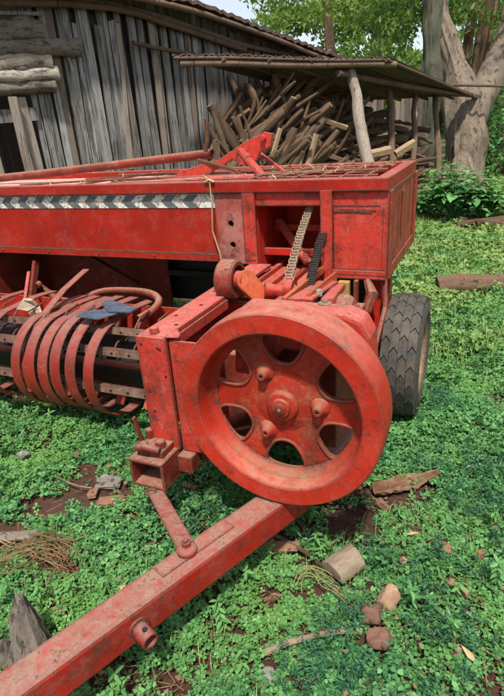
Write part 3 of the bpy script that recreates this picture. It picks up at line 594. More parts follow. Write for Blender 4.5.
# ------------------------------------------------------------------ barn
def plank(m,base,ax,nrm,w,z0,z1,lean,t,seg=4,top_cut=0,curve=.01):
    # irregular upright plank; ax horizontal along the wall, nrm thickness direction
    L=[];Rr=[]; ph=random.uniform(0,6); 
    for i in range(seg+1):
        f=i/seg; z=z0+(z1-z0)*f; off=lean*f*(z1-z0)+curve*math.sin(ph+f*4); ww=w*(1+.08*math.sin(ph*3+f*5))
        L.append(V((base.x,base.y,z))+ax*(off-ww/2)); Rr.append(V((base.x,base.y,z+(top_cut if i==seg else 0)))+ax*(off+ww/2))
    vs=[]
    for a,b in zip(L,Rr): vs+=[a,b,b+nrm*t,a+nrm*t]
    fs=[(0,1,2,3)]
    for i in range(seg):
        for j in range(4): fs.append((4*i+j,4*i+(j+1)%4,4*i+4+(j+1)%4,4*i+4+j))
    fs.append((4*seg+3,4*seg+2,4*seg+1,4*seg)); m.add(vs,fs)
WA=atd(-190,100,5.4); WA.z=0; A0=atd(0,100,6.3); B0=atd(345,100,10.4); 
A0.z=0;B0.z=0; wax=(B0-A0).normalized(); WA=A0-wax*2.6; wn=V((-wax.y,wax.x,0))  # wn points away from camera
if wn.y<0: wn=-wn
WL=(B0-A0).length
def wallpt(px,py):
    d=V(ray(px,py)); o=V(O0); t=(A0-o).dot(wn)/d.dot(wn); return o+d*t
def s_of(p): return (V((p.x,p.y,0))-A0).dot(wax)
eave=[(s_of(q),q.z) for q in (wallpt(0,-1),wallpt(60,3),wallpt(107,9),wallpt(160,22),wallpt(200,36),wallpt(242,50),wallpt(330,66),wallpt(345,68))]
def top_at(s):
    if s<=eave[0][0]: return eave[0][1]
    for (a,za),(b,zb) in zip(eave,eave[1:]):
        if s<=b: return za+(zb-za)*(s-a)/(b-a)
    return eave[-1][1]
barn=thing('barn','weathered grey plank barn with a rusty tin roof behind the baler','barn',tuple(A0+wax*WL*.5))
s_open=s_of(wallpt(36,100))
m=MB(); mb=MB(); s=s_open; rw=random.Random(3)
while s<WL:
    w=rw.uniform(.05,.125); p=A0+wax*(s+w/2); brown=rw.random()<(.5 if s>s_of(wallpt(150,100)) else .15)
    z1=top_at(s)+.22-(rw.random()<.10)*rw.uniform(.2,.45)
    plank(mb if brown else m,p+wn*rw.uniform(-.03,.03),wax,wn,w*rw.uniform(.9,1.06),.02,z1,rw.uniform(-.024,.012),.03,6,rw.uniform(-.06,.06),.012); s+=w*rw.uniform(.98,1.1)
obj('plank_wall',m,M_PLANK,barn); obj('plank_wall',mb,M_PLANKB,barn)
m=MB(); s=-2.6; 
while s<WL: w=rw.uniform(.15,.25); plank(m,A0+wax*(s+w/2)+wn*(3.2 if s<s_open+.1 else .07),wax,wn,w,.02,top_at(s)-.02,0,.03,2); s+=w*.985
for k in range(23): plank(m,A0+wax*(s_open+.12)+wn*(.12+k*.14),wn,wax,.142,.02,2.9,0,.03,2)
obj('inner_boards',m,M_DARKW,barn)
# patches and pieces nailed on the wall
m=MB()
for px,w,lean,y0,y1 in ((121,.06,.05,24,170),(76,.035,-.10,40,72)):
    q=wallpt(px,100); plank(m,V((q.x,q.y,0))-wn*.035,wax,wn,w,wallpt(px,y1).z,wallpt(px,y0).z,lean,.025,8)
obj('nailed_slab',m,M_POSTW,barn)
# horizontal logs at the open end
m=MB(); rw=random.Random(8)
for (y0,y1,r,xe) in ((31,31,.125,40),(50,47,.105,77),(64,62,.10,48),(78,75,.09,55),(91,86,.08,52)):
    a=wallpt(-60,y0+rw.uniform(-1,1)); b=wallpt(xe,y1); off=-wn*.05
    pts=[a.lerp(b,t/6)+off+V((0,0,rw.uniform(-.015,.015))) for t in range(7)]
    p2,r2=resample(pts,[r*rw.uniform(.85,1.1) for _ in pts],40); rough_tube(m,p2,r2,22,.2,5,.8,.16,r*100)
obj('horizontal_log',m,M_LOGH,barn,smooth=True,angle=60)
m=MB(); a=wallpt(-60,121);b=wallpt(36,114); m.bar(a-wn*.02,b-wn*.02,.03,.15); obj('rail_board',m,M_PLANK,barn)
m=MB(); a=wallpt(-60,12);b=wallpt(40,14); m.bar(a,b,.05,.04); obj('rail_board',m,M_PLANK,barn)
m=MB(); q=wallpt(27,165); plank(m,V((q.x,q.y,0))-wn*.14,wax,wn,.10,.02,wallpt(27,97).z,-.02,.04,6); q=wallpt(38,165); plank(m,V((q.x,q.y,0))-wn*.05,wax,wn,.13,.02,wallpt(38,97).z,-.03,.04,6); q=wallpt(1,165); plank(m,V((q.x,q.y,0))-wn*.05,wax,wn,.09,.02,wallpt(1,120).z,-.03,.04,6); obj('door_stake',m,M_POSTW,barn)
m=MB(); P=[wallpt(x,y)-wn*.09 for x,y in ((-80,3),(0,4),(60,5),(107,9),(135,15),(160,24),(200,37),(242,51))]; m.tube(P,.045,9,jit=.1); 
P=[wallpt(x,y)-wn*.12 for x,y in ((128,44),(150,49),(180,54),(205,58))]; m.tube(P,[.03,.028,.025,.022],8,jit=.1)
obj('eave_pole',m,M_POST,barn,smooth=True,angle=60)
# barn roof: ragged overhanging sheet, rising gently behind the wall
OV=wn*-.40
def edgept(px,py):
    d=V(ray(px,py)); o=V(O0); t=(A0+OV-o).dot(wn)/d.dot(wn); return o+d*t
EP=[edgept(*q) for q in ((-330,-40),(-60,-24),(60,-17),(130,-9),(165,-2),(196,5),(238,20),(278,36),(317,51),(352,62))]
EP=resample(EP,[1]*len(EP),110)[0]; rw=random.Random(5)
m=MB(); lo=[];hi=[]
for i,p in enumerate(EP):
    q=p+V((0,0,.018*(i%2)+rw.uniform(-.012,.012)))+wn*rw.uniform(-.03,.03); lo.append(q); hi.append(V((p.x,p.y,p.z+.12))+wn*4.6)
k=len(lo); vs=lo+hi+[q+V((0,0,.05)) for q in lo]+[q+V((0,0,.05)) for q in hi]; fs=[]
for i in range(k-1): fs+=[(i,i+1,k+i+1,k+i),(2*k+i,3*k+i,3*k+i+1,2*k+i+1),(i,2*k+i,2*k+i+1,i+1)]
m.add(vs,fs); obj('roof',m,M_TIN,barn)
m=MB(); m.tube([p+wn*.05+V((0,0,-.05+.01*math.sin(i))) for i,p in enumerate(EP[::6])],.04,8,jit=.12); obj('eave_pole',m,M_POST,barn,smooth=True,angle=60)
m=MB(); 
for i in range(3):
    P=[]; 
    for s in np.linspace(-2.6 if i<2 else s_of(wallpt(150,30)),WL+.1,14): p=A0+wax*s; P.append(V((p.x,p.y,top_at(s)+.05+.005*i))-wn*(.10-.0*i)+wn*(.02+.3*i))
    m.tube(P,.035,7,jit=.12)
obj('rafter',m,M_PLANKB,barn)
m=MB(); c0=A0+wax*WL
for k in range(24): plank(m,c0+wn*(.12+k*.17),wn,-wax,.165,.02,top_at(WL)+.1+k*.05,0,.03,2)
obj('end_wall',m,M_PLANKB,barn)
# ------------------------------------------------------------------ lean-to
NL=atd(172,55,7.2); NR=atd(389,57.5,8.5); FR=atd(478,96,12.0); FL=NL+(FR-NR)
lean=thing('lean_to','open lean-to shed with a sagging rusty tin roof on crooked posts, sheltering firewood','lean-to',(NR.x-1,NR.y+1,0))
m=MB(); nu,nv=44,8; vs=[];fs=[]
for j in range(nv+1):
    for i in range(nu*2+1):
        f=i/(nu*2); g=j/nv; p=NL.lerp(NR,f).lerp(FL.lerp(FR,f),g); z=.014*math.cos(i*math.pi)+.015*math.sin(f*7+g*3)-.03*math.sin(g*math.pi); vs.append(p+V((0,0,z))+ (NL-FL).normalized()*(.05*math.sin(i*2.3)*(j==0)))
n1=nu*2+1
for j in range(nv):
    for i in range(n1-1): fs.append((j*n1+i,j*n1+i+1,(j+1)*n1+i+1,(j+1)*n1+i))
m.add(vs,fs); o=obj('tin_roof',m,M_TIN,lean,fix=False); sm=o.modifiers.new('thick','SOLIDIFY'); sm.thickness=.012
m=MB(); dn=V((0,0,-.085)); fw=(FR-NR).normalized()
m.tube([NL.lerp(NR,t)+dn+fw*.12+V((0,0,.012*math.sin(t*9))) for t in np.linspace(.0,1.02,10)],.05,10,jit=.06)
m.tube([NL.lerp(NR,t)+dn*.4+fw*.02+V((0,0,.01*math.sin(t*7))) for t in np.linspace(0,1.0,10)],.022,8,jit=.1); obj('purlin',m,M_POST,lean,smooth=True,angle=60)
P1=atd(353,76,8.6); m=MB(); E1=atd(480,96,12.1)
m.tube([P1.lerp(E1,t)+V((0,0,-.03*math.sin(t*3.1))) for t in np.linspace(-.08,1.0,8)],.05,9,jit=.08)
m.tube([NR.lerp(FR,t)+V((0,0,-.05)) for t in np.linspace(-.02,1.0,8)],.03,8,jit=.08); q=atd(392,86,11.2); q2=atd(503,86,11.6); m.tube([q,q.lerp(q2,.5)+V((0,0,.02)),q2],.03,8,jit=.1)
for t in (.2,.4,.6,.8): m.tube([NL.lerp(NR,t)+V((0,0,-.045)),FL.lerp(FR,t)+V((0,0,-.045))],.03,7,jit=.1)
obj('rafter_pole',m,M_POST,lean,smooth=True,angle=60)
def post(pts,r,mat,n=10):
    m=MB(); m.tube(pts,r,n,jit=.07); return obj('post',m,mat,lean,smooth=True,angle=60)
def px_seed(a): return a*.37
def gpost(pxt,pyt,pxb,pyb,dep,r,mat):
    a=atd(pxt,pyt,dep); b=atd(pxb,pyb,dep); d=(b-a); 
    e=a+d*((a.z+.02)/(-d.z)); k=6
    m=MB(); p2,r2=resample([a.lerp(e,i/k)+V((random.uniform(-.03,.03),0,0)) for i in range(k+1)],[r*(.85+.3*i/k) for i in range(k+1)],36); rough_tube(m,p2,r2,18,.18,5,.4,.12,px_seed(pxt)); obj('post',m,mat,lean,smooth=True,angle=60)
gpost(351,72,368,165,8.55,.095,M_POSTW); gpost(390,90,393,165,9.9,.07,M_POST); gpost(415,95,414,165,10.6,.055,M_POST); gpost(436,96,439,188,11.3,.065,M_POST); gpost(262,70,268,165,9.3,.05,M_POST)
m=MB(); q0=atd(318,100,11.0); q1=atd(424,100,12.2); q0.z=q1.z=0; ax=(q1-q0).normalized(); nn=V((-ax.y,ax.x,0)); L=(q1-q0).length; s=0
while s<L:
    w=random.uniform(.1,.17)
    if not .62*L<s<.72*L: plank(m,q0+ax*s,ax,nn,w*.9,.02,random.uniform(1.8,2.05),random.uniform(-.02,.02),.03,4)
    s+=w*1.04
obj('back_wall',m,M_PLANKB,lean)
# ------------------------------------------------------------------ firewood
def ytop(x):
    k=[(205,150),(222,128),(240,108),(258,92),(280,86),(300,80),(318,82),(335,92),(355,100),(380,110),(405,122),(435,138)]
    for (a,b),(c,d) in zip(k,k[1:]):
        if a<=x<=c: return b+(d-b)*(x-a)/(c-a)
    return 150
rf=random.Random(21); FWC=0
def log(px,py,dep,ang,L,r,mat,label,group=None,tilt=0,split=False):
    c=atd(px,py,dep); right=V(cr); up=V((0,0,1)); d=(right*math.cos(ang)+up*math.sin(ang)+V((CR[0,2],CR[1,2],0)).normalized()*tilt).normalized()
    m=MB()
    if split:
        n=4; pts=[c+d*(t-.5)*L for t in np.linspace(0,1,5)]; m.tube(pts,[r*rf.uniform(.9,1.05) for _ in pts],5,jit=.15)
    else:
        bend=rf.uniform(-.16,.16); sd=d.orthogonal().normalized(); pts=[c+d*(t-.5)*L+sd*bend*math.sin(t*math.pi)+V((rf.uniform(-.01,.01),0,rf.uniform(-.01,.01))) for t in np.linspace(0,1,7)]
        ta=rf.uniform(.7,.95); p2,r2=resample(smoothpath(pts,2),[r*(1-(1-ta)*t)*rf.uniform(.88,1.12) for t in np.linspace(0,1,13)],16); tq=rf.random(); r2[0]*=.72 if tq<.4 else .95; r2[-1]*=.6 if tq>.5 else .95; rough_tube(m,p2,r2,12,.38,5,.6,.22,rf.uniform(0,90))
    zmin=min(v[2] for v in m.v)
    if zmin<.01: m.v=[(a,b,z+.01-zmin) for a,b,z in m.v]
    # rotate mesh so grain follows local z: store direction by object rotation
    m.m=[0]*(len(m.f)-2)+[1,1]
    q=d.to_track_quat('Z','Y'); qi=q.inverted(); cc=sum((V(v) for v in m.v),V())/len(m.v); m.v=[tuple(qi@(V(v)-cc)) for v in m.v]
    o=obj('firewood_log',m,[mat,M_ENDG],smooth=True,angle=45 if not split else 20); o.rotation_mode='QUATERNION'; o.rotation_quaternion=q; o.location=cc
    tag(o,label,'firewood log',group); return o
GRP='brown logs heaped under the lean-to roof'
for row in range(13):
    for i in range(19):
        px=230+i*10.2+rf.uniform(-6,6); yt=ytop(px); f=(row+rf.uniform(-.4,.4))/12
        py=yt+5+(205-yt)*f
        if py<yt+3: py=yt+5
        wd=1/(.1587-px/345*.0626) if px<345 else 10.6+(px-345)*.012; dep=wd-.22-1.05*(py-yt)/(205-yt)+rf.uniform(-.06,.06)
        if px<300: ang=R(rf.choice([30,38,46,55,42,110])+rf.uniform(-8,8)); L=rf.uniform(.9,1.9)
        elif px<355: ang=R(rf.choice([12,28,48,-18,38])+rf.uniform(-9,9)); L=rf.uniform(.7,1.4)
        else: ang=R(rf.choice([5,-12,14,0,8])+rf.uniform(-10,10)); L=rf.uniform(.5,1.2)
        if py<yt+16: L*=.62
        r=rf.choice([.028,.032,.04,.048,.055,.075])*rf.uniform(.9,1.1); mt=M_BARK if rf.random()<.72 else M_TANW
        log(px,py,dep,ang,L,r,mt,'weathered brown log lying in the firewood heap',GRP,tilt=rf.uniform(-.25,.25))
for px,py,dep,ang,L,r,lab in ((274,151,7.4,70,.62,.035,'pale split slab standing upright beside the red lever'),(311,153,7.9,72,.55,.045,'pale split log leaning upright at the middle of the firewood heap'),(327,121,8.9,-18,.75,.05,'long pale split log lying across the upper part of the firewood heap'),(303,152,7.9,68,.45,.04,'short tan split log leaning left of a pale one in the firewood heap'),
   (381,152,9.2,12,.35,.075,'short thick pale log end between two posts in the firewood heap'),(405,148,9.6,30,.4,.07,'pale block of split wood between the thin posts of the lean-to')):
    log(px,py,dep,R(ang),L,r,M_SPLIT,lab,split=True,tilt=.1)
# ------------------------------------------------------------------ leaves, trees
def leafcloud(name,centers,size,mat,parent=None,aspect=.5,flat=0.0,sizevar=.4,droop=0):
    n=len(centers); c=np.asarray(centers,float)
    a=RNG.normal(size=(n,3)); a[:,2]*=(1-flat); a[:,2]-=droop; a/=np.linalg.norm(a,axis=1,keepdims=True)+1e-9
    b=RNG.normal(size=(n,3)); b-=a*(a*b).sum(1,keepdims=True); b/=np.linalg.norm(b,axis=1,keepdims=True)+1e-9
    nn=np.cross(a,b); sz=(size*(1+sizevar*RNG.uniform(-1,1,n)))[:,None]
    v=np.stack([c,c+a*sz*.5+b*sz*aspect*.5+nn*sz*.06,c+a*sz,c+a*sz*.5-b*sz*aspect*.5+nn*sz*.06],1).reshape(-1,3)
    q=np.arange(n*4).reshape(-1,4)
    return npmesh(name,v,q,mat,parent)
def clumps(blobs,per):
    out=[]
    for (c,r) in blobs:
        n=int(per*r**2); u=RNG.normal(size=(n,3)); u/=np.linalg.norm(u,axis=1,keepdims=True); out.append(np.array(c)+u*(RNG.uniform(.25,1,(n,1))**.6)*np.array([r,r,r*.62]))
    return np.concatenate(out)
def tree(name,label,base,trunk_paths,blobs,per,size,tmat,lmat,limbs=(),group=None):
    t=thing(name,label,'tree',base,group)
    m=MB(); 
    for i,(pts,rs) in enumerate(trunk_paths):
        p2,r2=resample(pts,rs,60); rough_tube(m,p2,r2,40,.20,3.2/max(.3,rs[0]*2),.35,.22,len(label)+i)
    obj('trunk',m,tmat,t,smooth=True,angle=70)
    for pts,rs in limbs:
        m=MB(); p2,r2=resample(pts,rs,40); rough_tube(m,p2,r2,24,.14,3,.4,.08,7); obj('limb',m,tmat,t,smooth=True,angle=70)
    leafcloud('crown',clumps(blobs,per),size,lmat,t,.45,0,.4,.4); return t
TD=12.4
g=lambda px,py,d=TD: atd(px,py,d)
base=atz(462,196,0); base.z=-.05
main=smoothpath([base+V((0,0,-.1)),g(463,185),g(466,150),g(465,120),g(462,95),g(456,70),g(445,35),g(436,0),g(428,-45),g(420,-110)])
mr=interp([.50,.45,.43,.44,.42,.27,.24,.22,.19,.13])
rl=smoothpath([g(464,135),g(474,112),g(487,85),g(500,55),g(515,20),g(530,-30),g(548,-100)]); rlr=interp([.33,.34,.33,.30,.27,.2,.12])
rb=random.Random(12)
def blobs_px(spec):
    out=[]
    for px,py,d,r in spec: p=atd(px,py,d); out.append(((p.x,p.y,p.z),r))
    return out
big=[]
for i in range(26): big.append((rb.uniform(380,560),rb.uniform(-190,-15),rb.uniform(11,14.5),rb.uniform(.5,.95)))
for x,y,r in ((395,20,.5),(380,45,.35),(350,15,.55),(365,5,.6),(340,-5,.5),(400,-5,.6),(320,5,.5),(470,10,.45),(455,35,.3),(500,15,.45)): big.append((x,y,12.5,r))
roots=[]
for px,py in ((443,197),(480,199),(455,203)):
    p=atz(px,py,-.03); roots.append(([p,p.lerp(g(463,165),.35)+V((0,0,.1)),g(463,150)],[.05,.10,.12]))
tree('pale_bark_tree','big old tree with pale flaking bark and a forked trunk beside the lean-to','x' and tuple(base),[(main,mr)]+roots,blobs_px(big),430,.16,M_TRUNK,M_CROWN,limbs=[(rl,rlr)])
def bgtree(name,label,px,pyb,dep,r0,topz,spec,lmat,tmat,size=.2,per=330,lean=(0,0),extra=()):
    b=atd(px,pyb,dep); b.z=-.05; top=V((b.x+lean[0],b.y+lean[1],topz)); pts=smoothpath([b,b.lerp(top,.35)+V((.08,0,0)),b.lerp(top,.7)-V((.06,0,0)),top]); 
    tree(name,label,tuple(b),[(pts,interp([r0,r0*.85,r0*.65,r0*.4]))],blobs_px(spec),per,size,tmat,lmat,limbs=extra)
rb=random.Random(5)
bgtree('dark_trunk_tree','tree with a dark mossy trunk standing just left of the pale forked tree',424,170,13.6,.30,6.5,[(rb.uniform(370,470),rb.uniform(-150,30),rb.uniform(13,15),rb.uniform(.5,.9)) for _ in range(16)],M_CROWND,M_TRUNKD,.18)
bgtree('slim_tree','slim brown-stemmed tree seen between the forks of the pale tree',462,170,15.0,.16,6,[(rb.uniform(440,520),rb.uniform(-120,20),rb.uniform(14.5,16),rb.uniform(.4,.8)) for _ in range(10)],M_CROWN,M_BARK,.18,lean=(.5,.5),extra=[(smoothpath([atd(a,118,13.2),atd(b,60,13.3),atd(c,0,13.4),atd(e,-60,13.5)]),interp([r,r*.85,r*.7,r*.5])) for a,b,c,e,r in ((463,467,476,482,.11),(468,475,484,488,.09),(473,486,497,505,.06),(476,492,506,520,.05),(461,463,470,470,.05))])
bgtree('feathery_tree','light green feathery-leaved tree rising behind the barn roof end',330,150,19,.2,7.5,[(rb.uniform(262,345),rb.uniform(-45,32),rb.uniform(18,21),rb.uniform(.5,1.0)) for _ in range(22)],M_CROWN,M_BARK,.2,per=300)
bgtree('leafy_tree','bushy green tree behind the lean-to roof',375,150,22,.22,7,[(rb.uniform(335,420),rb.uniform(-30,68),rb.uniform(19,25),rb.uniform(.6,1.2)) for _ in range(34)],M_CROWN,M_TRUNKD,.22,per=260)
bgtree('hedge_tree','dense green tree at the right edge behind the pale trunk',505,150,21,.22,6.5,[(rb.uniform(455,560),rb.uniform(-20,120),rb.uniform(18,26),rb.uniform(.7,1.3)) for _ in range(34)],M_CROWND,M_TRUNKD,.24,per=240)
# far wood
pts=[]
for i in range(60):
    a=R(rb.uniform(-42,30)); d=rb.uniform(32,45); r=rb.uniform(1.5,3.0); c=V((math.sin(a)*d,math.cos(a)*d,rb.uniform(.8,4.0))); pts.append(((c.x,c.y,c.z),r))
kind(leafcloud('far_wood',clumps(pts,110),.5,M_CROWN,None,.6),'stuff')
# shrubs on the right
def shrub(label,px,py,dep,spec,size,lmat,per=900,cat='shrub'):
    b=atd(px,py,dep); b.z=0; t=thing('shrub',label,cat,tuple(b)); m=MB()
    for (x,y,d,r) in spec: 
        p=atd(x,y,d); m.tube([b+V((random.uniform(-.05,.05),random.uniform(-.05,.05),-.02)),b.lerp(p,.5)+V((0,0,.08)),p],[.02,.014,.006],6)
    obj('stem',m,M_BARK,t); leafcloud('leaves',clumps(blobs_px(spec),per),size,lmat,t,.55,.2,.4,-.2)
shrub('tall dark green shrub at the right edge behind the pale tree',505,190,12.5,[(rb.uniform(484,530),rb.uniform(118,185),rb.uniform(12,13.2),rb.uniform(.25,.45)) for _ in range(16)],.11,M_SHRUB,1100)
def leafy_plant(px,py,dep,h,rad,n,label):
    b=atd(px,py,dep); b.z=0; t=thing('leafy_plant',label,'plant',tuple(b),None); m=MB(); C=[]; 
    P=[];Q=[]
    for i in range(n):
        a=random.uniform(0,6.28); rr=rad*math.sqrt(random.random()); tip=b+V((math.cos(a)*rr,math.sin(a)*rr,h*random.uniform(.45,1)*(1-.4*rr/rad)))
        m.tube([b+V((math.cos(a)*.02,math.sin(a)*.02,-.02)),b.lerp(tip,.5)+V((0,0,h*.12)),tip],[.008,.006,.004],5)
        for k in range(7):
            q=b.lerp(tip,random.uniform(.45,1.0))+V((0,0,h*.08)); a2=random.uniform(0,6.28); L=random.uniform(.12,.25); d=V((math.cos(a2),math.sin(a2),random.uniform(-.35,.35))).normalized(); s=V((-math.sin(a2),math.cos(a2),0))*L*.24; dz=V((0,0,.03))
            bb=len(P); P+=[q,q+d*L*.35+s+dz*.4,q+d*L*.75+s*.75,q+d*L-dz,q+d*L*.75-s*.75,q+d*L*.35-s+dz*.4,q+d*L*.5-dz*.3]; Q+=[(bb,bb+6,bb+2,bb+1),(bb+6,bb+3,bb+3-1,bb+2)][:1]+[(bb+6,bb+3,bb+2,bb+2)][:0]+[(bb,bb+5,bb+4,bb+6),(bb+2,bb+6,bb+4,bb+3)]
    obj('stem',m,M_SHRUB,t); npmesh('leaves',np.array([tuple(p) for p in P]),np.array(Q),M_SHRUB,t)
leafy_plant(452,238,8.2,1.05,.5,52,'tallest broad-leaved green plant growing in front of the pale tree')
leafy_plant(427,232,8.6,.5,.34,26,'low broad-leaved plant beside the right corner of the baler')
leafy_plant(484,240,8.0,.62,.4,34,'broad-leaved plant near the brown mound at the right edge')
leafy_plant(436,215,9.4,.45,.3,18,'broad-leaved plant at the foot of the outermost lean-to post')
# fallen trunk
a=atz(437,295,.0)+V((0,0,.085)); b=atz(530,290,0)+V((0,0,.08)); m=MB(); pts=[a.lerp(b,t)+V((0,0,.012*math.sin(t*9))) for t in np.linspace(0,1,10)]; p2,r2=resample(pts,[.075,.088,.09,.084,.09,.086,.08,.085,.08,.07],50); rough_tube(m,p2,r2,26,.25,6,1,.2,3)
o=obj('fallen_trunk',m,wood('fallen_trunk_wood',(.10,.06,.04),(.19,.115,.075),(.04,.026,.02),grain=(.15,1,1),isl=False,rnd=False),smooth=True,angle=60); tag(center(o),'brown fallen trunk lying in the grass at the right edge','fallen trunk')
m=MB(); c=atz(500,228,0); 
for i in range(9): 
    a=random.uniform(0,3.1); p=c+V((random.uniform(-.35,.4),random.uniform(-.2,.2),.05+.05*random.random())); d=V((math.cos(a),math.sin(a)*.5,.1))*random.uniform(.2,.4); m.tube([p-d,p+d],[.05,.03],7,jit=.15)
tag(center(obj('brush_pile',m,M_BARK,smooth=True)),'small heap of brown sticks in the grass by the right edge','stick heap')
# ------------------------------------------------------------------ ground cover
soilp=[(97,492,.27,.21),(45,508,.22,.10),(350,527,.19,.14),(115,680,.16,.10),(300,560,.08,.05),(20,395,.3,.15),(372,590,.06,.06),(170,688,.12,.05),(325,505,.15,.07),(90,470,.1,.05),(365,497,.1,.06),(60,575,.18,.06),(365,640,.06,.05),(270,610,.05,.04),(440,545,.06,.03),(235,640,.08,.03),(25,540,.1,.05),(300,690,.07,.03),(130,520,.1,.04),(310,530,.1,.06),(410,535,.06,.03)]
SP=[(atz(a,b),rx,ry) for a,b,rx,ry in soilp]
DEB=[(344,570,.10),(389,598,.065),(372,616,.06),(378,640,.06),(276,547,.12),(262,538,.08),(272,600,.05),(108,483,.08),(113,500,.09),(23,455,.05),(77,454,.035),(403,560,.03),(458,588,.06),(440,545,.06),(12,537,.12),(-10,530,.1),(58,612,.05),(190,486,.05),(402,500,.15),(385,508,.08),(425,493,.08),(30,668,.14),(268,675,.05),(30,560,.10),(60,562,.10),(300,596,.06),(320,592,.06),(345,610,.05),(265,653,.03),(285,645,.03),(305,638,.03),(330,632,.03),(355,632,.03),(457,651,.03),(479,556,.03),(470,655,.03),(411,533,.03)]
DEB+=[(389,606,.05),(372,624,.05),(378,648,.05),(344,580,.07)]
SP+=[(atz(a,b),r,r*.8) for a,b,r in DEB]
SP=[(p,a*.72,b*.72) for p,a,b in SP]
def smooth_noise(x,y,f,seed):
    r=np.random.default_rng(seed); out=np.zeros_like(x)
    for k in range(7):
        a=r.uniform(0,6.28); fr=f*r.uniform(.6,1.7); out+=np.sin(fr*(x*np.cos(a)+y*np.sin(a))+r.uniform(0,6.28))
    return out/7
def bare(x,y):
    d=np.zeros_like(x)
    for p,rx,ry in SP:
        q=((x-p.x)/rx)**2+((y-p.y)/ry)**2; d=np.maximum(d,np.clip(1.5-q,0,1))
    return d
def inview(x,y,z=0):
    P=np.stack([x,y,np.full_like(x,z-H)],1)@CR; ok=P[:,2]>.2; u=CX+FPX*P[:,0]/np.maximum(P[:,2],.2); v=CY+FPX*P[:,1]/np.maximum(P[:,2],.2)
    return ok&(u>-160)&(u<664)&(v<860)
LEAFLET=np.array([(0,0,0),(.36,.45,.05),(.30,.92,.04),(0,.80,-.03),(-.30,.92,.04),(-.36,.45,.05)])
def trefoils(name,x,y,zb,size,mat,tilt=.35,leaves=3,shape=LEAFLET,lift=.0):
    n=len(x); c=np.stack([x,y,zb],1); A=RNG.uniform(0,6.28,n); S_=size*RNG.uniform(.6,1.3,n)
    nx=RNG.normal(0,tilt,n); ny=RNG.normal(0,tilt,n); nz=np.ones(n); N=np.stack([nx,ny,nz],1); N/=np.linalg.norm(N,axis=1,keepdims=True)
    allv=[];allq=[]; k=len(shape); base=0
    for l in range(leaves):
        a=A+l*2*math.pi/leaves+RNG.normal(0,.12,n); t=np.stack([np.cos(a),np.sin(a),np.zeros(n)],1); t-=N*(t*N).sum(1,keepdims=True); t/=np.linalg.norm(t,axis=1,keepdims=True); s=np.cross(N,t)
        ti=RNG.normal(-.05,.22,n)[:,None]; t2=t*np.cos(ti)+N*np.sin(ti); n2=N*np.cos(ti)-t*np.sin(ti)
        v=c[:,None,:]+S_[:,None,None]*(shape[None,:,0,None]*s[:,None,:]+shape[None,:,1,None]*t2[:,None,:]+shape[None,:,2,None]*n2[:,None,:]*1.6)
        i=(np.arange(n)*k)[:,None]+base
        allv.append(v.reshape(-1,3)); allq.append(np.concatenate([i+np.array([[0,1,2,3]]),i+np.array([[0,3,4,5]])],0)); base+=n*k
    return npmesh(name,np.concatenate(allv),np.concatenate(allq),mat)
def scatter(x0,x1,y0,y1,dens,keep):
    n=int((x1-x0)*(y1-y0)*dens); x=RNG.uniform(x0,x1,n); y=RNG.uniform(y0,y1,n); k=inview(x,y)&(RNG.random(n)<keep(x,y)); return x[k],y[k]
def hgt(x,y,s): return np.clip(.5+1.1*smooth_noise(x,y,7,s),0.05,1)
def kclov(x,y):
    g=smooth_noise(x,y,9,3)+.6*smooth_noise(x,y,23,4); return np.clip(1.0+1.3*g,.2,1)*(1-bare(x,y)*.97)
x,y=scatter(-3.6,1.3,.3,3.2,11500,kclov); z=gh(x,y)+.008+.055*hgt(x,y,5)*RNG.uniform(.2,1,len(x))
kind(trefoils('clover',x,y,z,.0145,M_CLOV,.42),'stuff')
x,y=scatter(-3.6,1.3,.3,3.4,1500,lambda x,y:np.clip(1.6*smooth_noise(x,y,5,8)+.2,0,1)*(1-bare(x,y))); z=gh(x,y)+.035+.055*hgt(x,y,6)*RNG.uniform(.3,1,len(x))
kind(trefoils('broad_clover',x,y,z,.020,M_SHRUB,.45),'stuff')
# grass blades
def blades(name,x,y,h,wd,mat):
    n=len(x); a=RNG.uniform(0,6.28,n); le=RNG.uniform(.2,.9,n); L=h*RNG.uniform(.5,1.3,n); d=np.stack([np.cos(a),np.sin(a),np.zeros(n)],1); sd=np.stack([-np.sin(a),np.cos(a),np.zeros(n)],1)*wd; b=np.stack([x,y,np.zeros(n)],1); up=np.array([[0,0,1.]])
    m1=b+d*(le*L*.35)[:,None]+up*(L*.62)[:,None]; tp=b+d*(le*L*.95)[:,None]+up*(L*(1-.4*le))[:,None]
    v=np.stack([b-sd,b+sd,m1+sd*.8,m1-sd*.8,tp+sd*.1,tp-sd*.1],1).reshape(-1,3); i=(np.arange(n)*6)[:,None]
    return kind(npmesh(name,v,np.concatenate([i+np.array([[0,1,2,3]]),i+np.array([[3,2,4,5]])]),mat),'stuff')
x,y=scatter(-3.6,1.4,.3,3.6,1500,lambda x,y:np.clip(1.8*smooth_noise(x,y,4,28)+.12,0,1)*(1-bare(x,y)*.8)); blades('grass_blades',x,y,.085,.0017,M_GRASS)
x,y=scatter(-2,6,3.4,12,900,lambda x,y:np.clip(1.2*smooth_noise(x,y,3,29)+.35,0,1)); blades('lawn_grass',x,y,.14,.003,M_GRASS)
x,y=scatter(-3,3.2,3.1,7.5,3200,lambda x,y:np.clip(.75+1.2*smooth_noise(x,y,4,9),.1,1)); z=gh(x,y)+.01+.07*hgt(x,y,7)*RNG.uniform(.2,1,len(x))
kind(trefoils('low_weeds',x,y,z,.024,M_CLOV,.5),'stuff')
x,y=scatter(-1,3.2,3.6,7.5,900,lambda x,y:np.clip(.3+1.5*smooth_noise(x,y,3,19),0,1)); z=gh(x,y)+.05+.07*hgt(x,y,7)
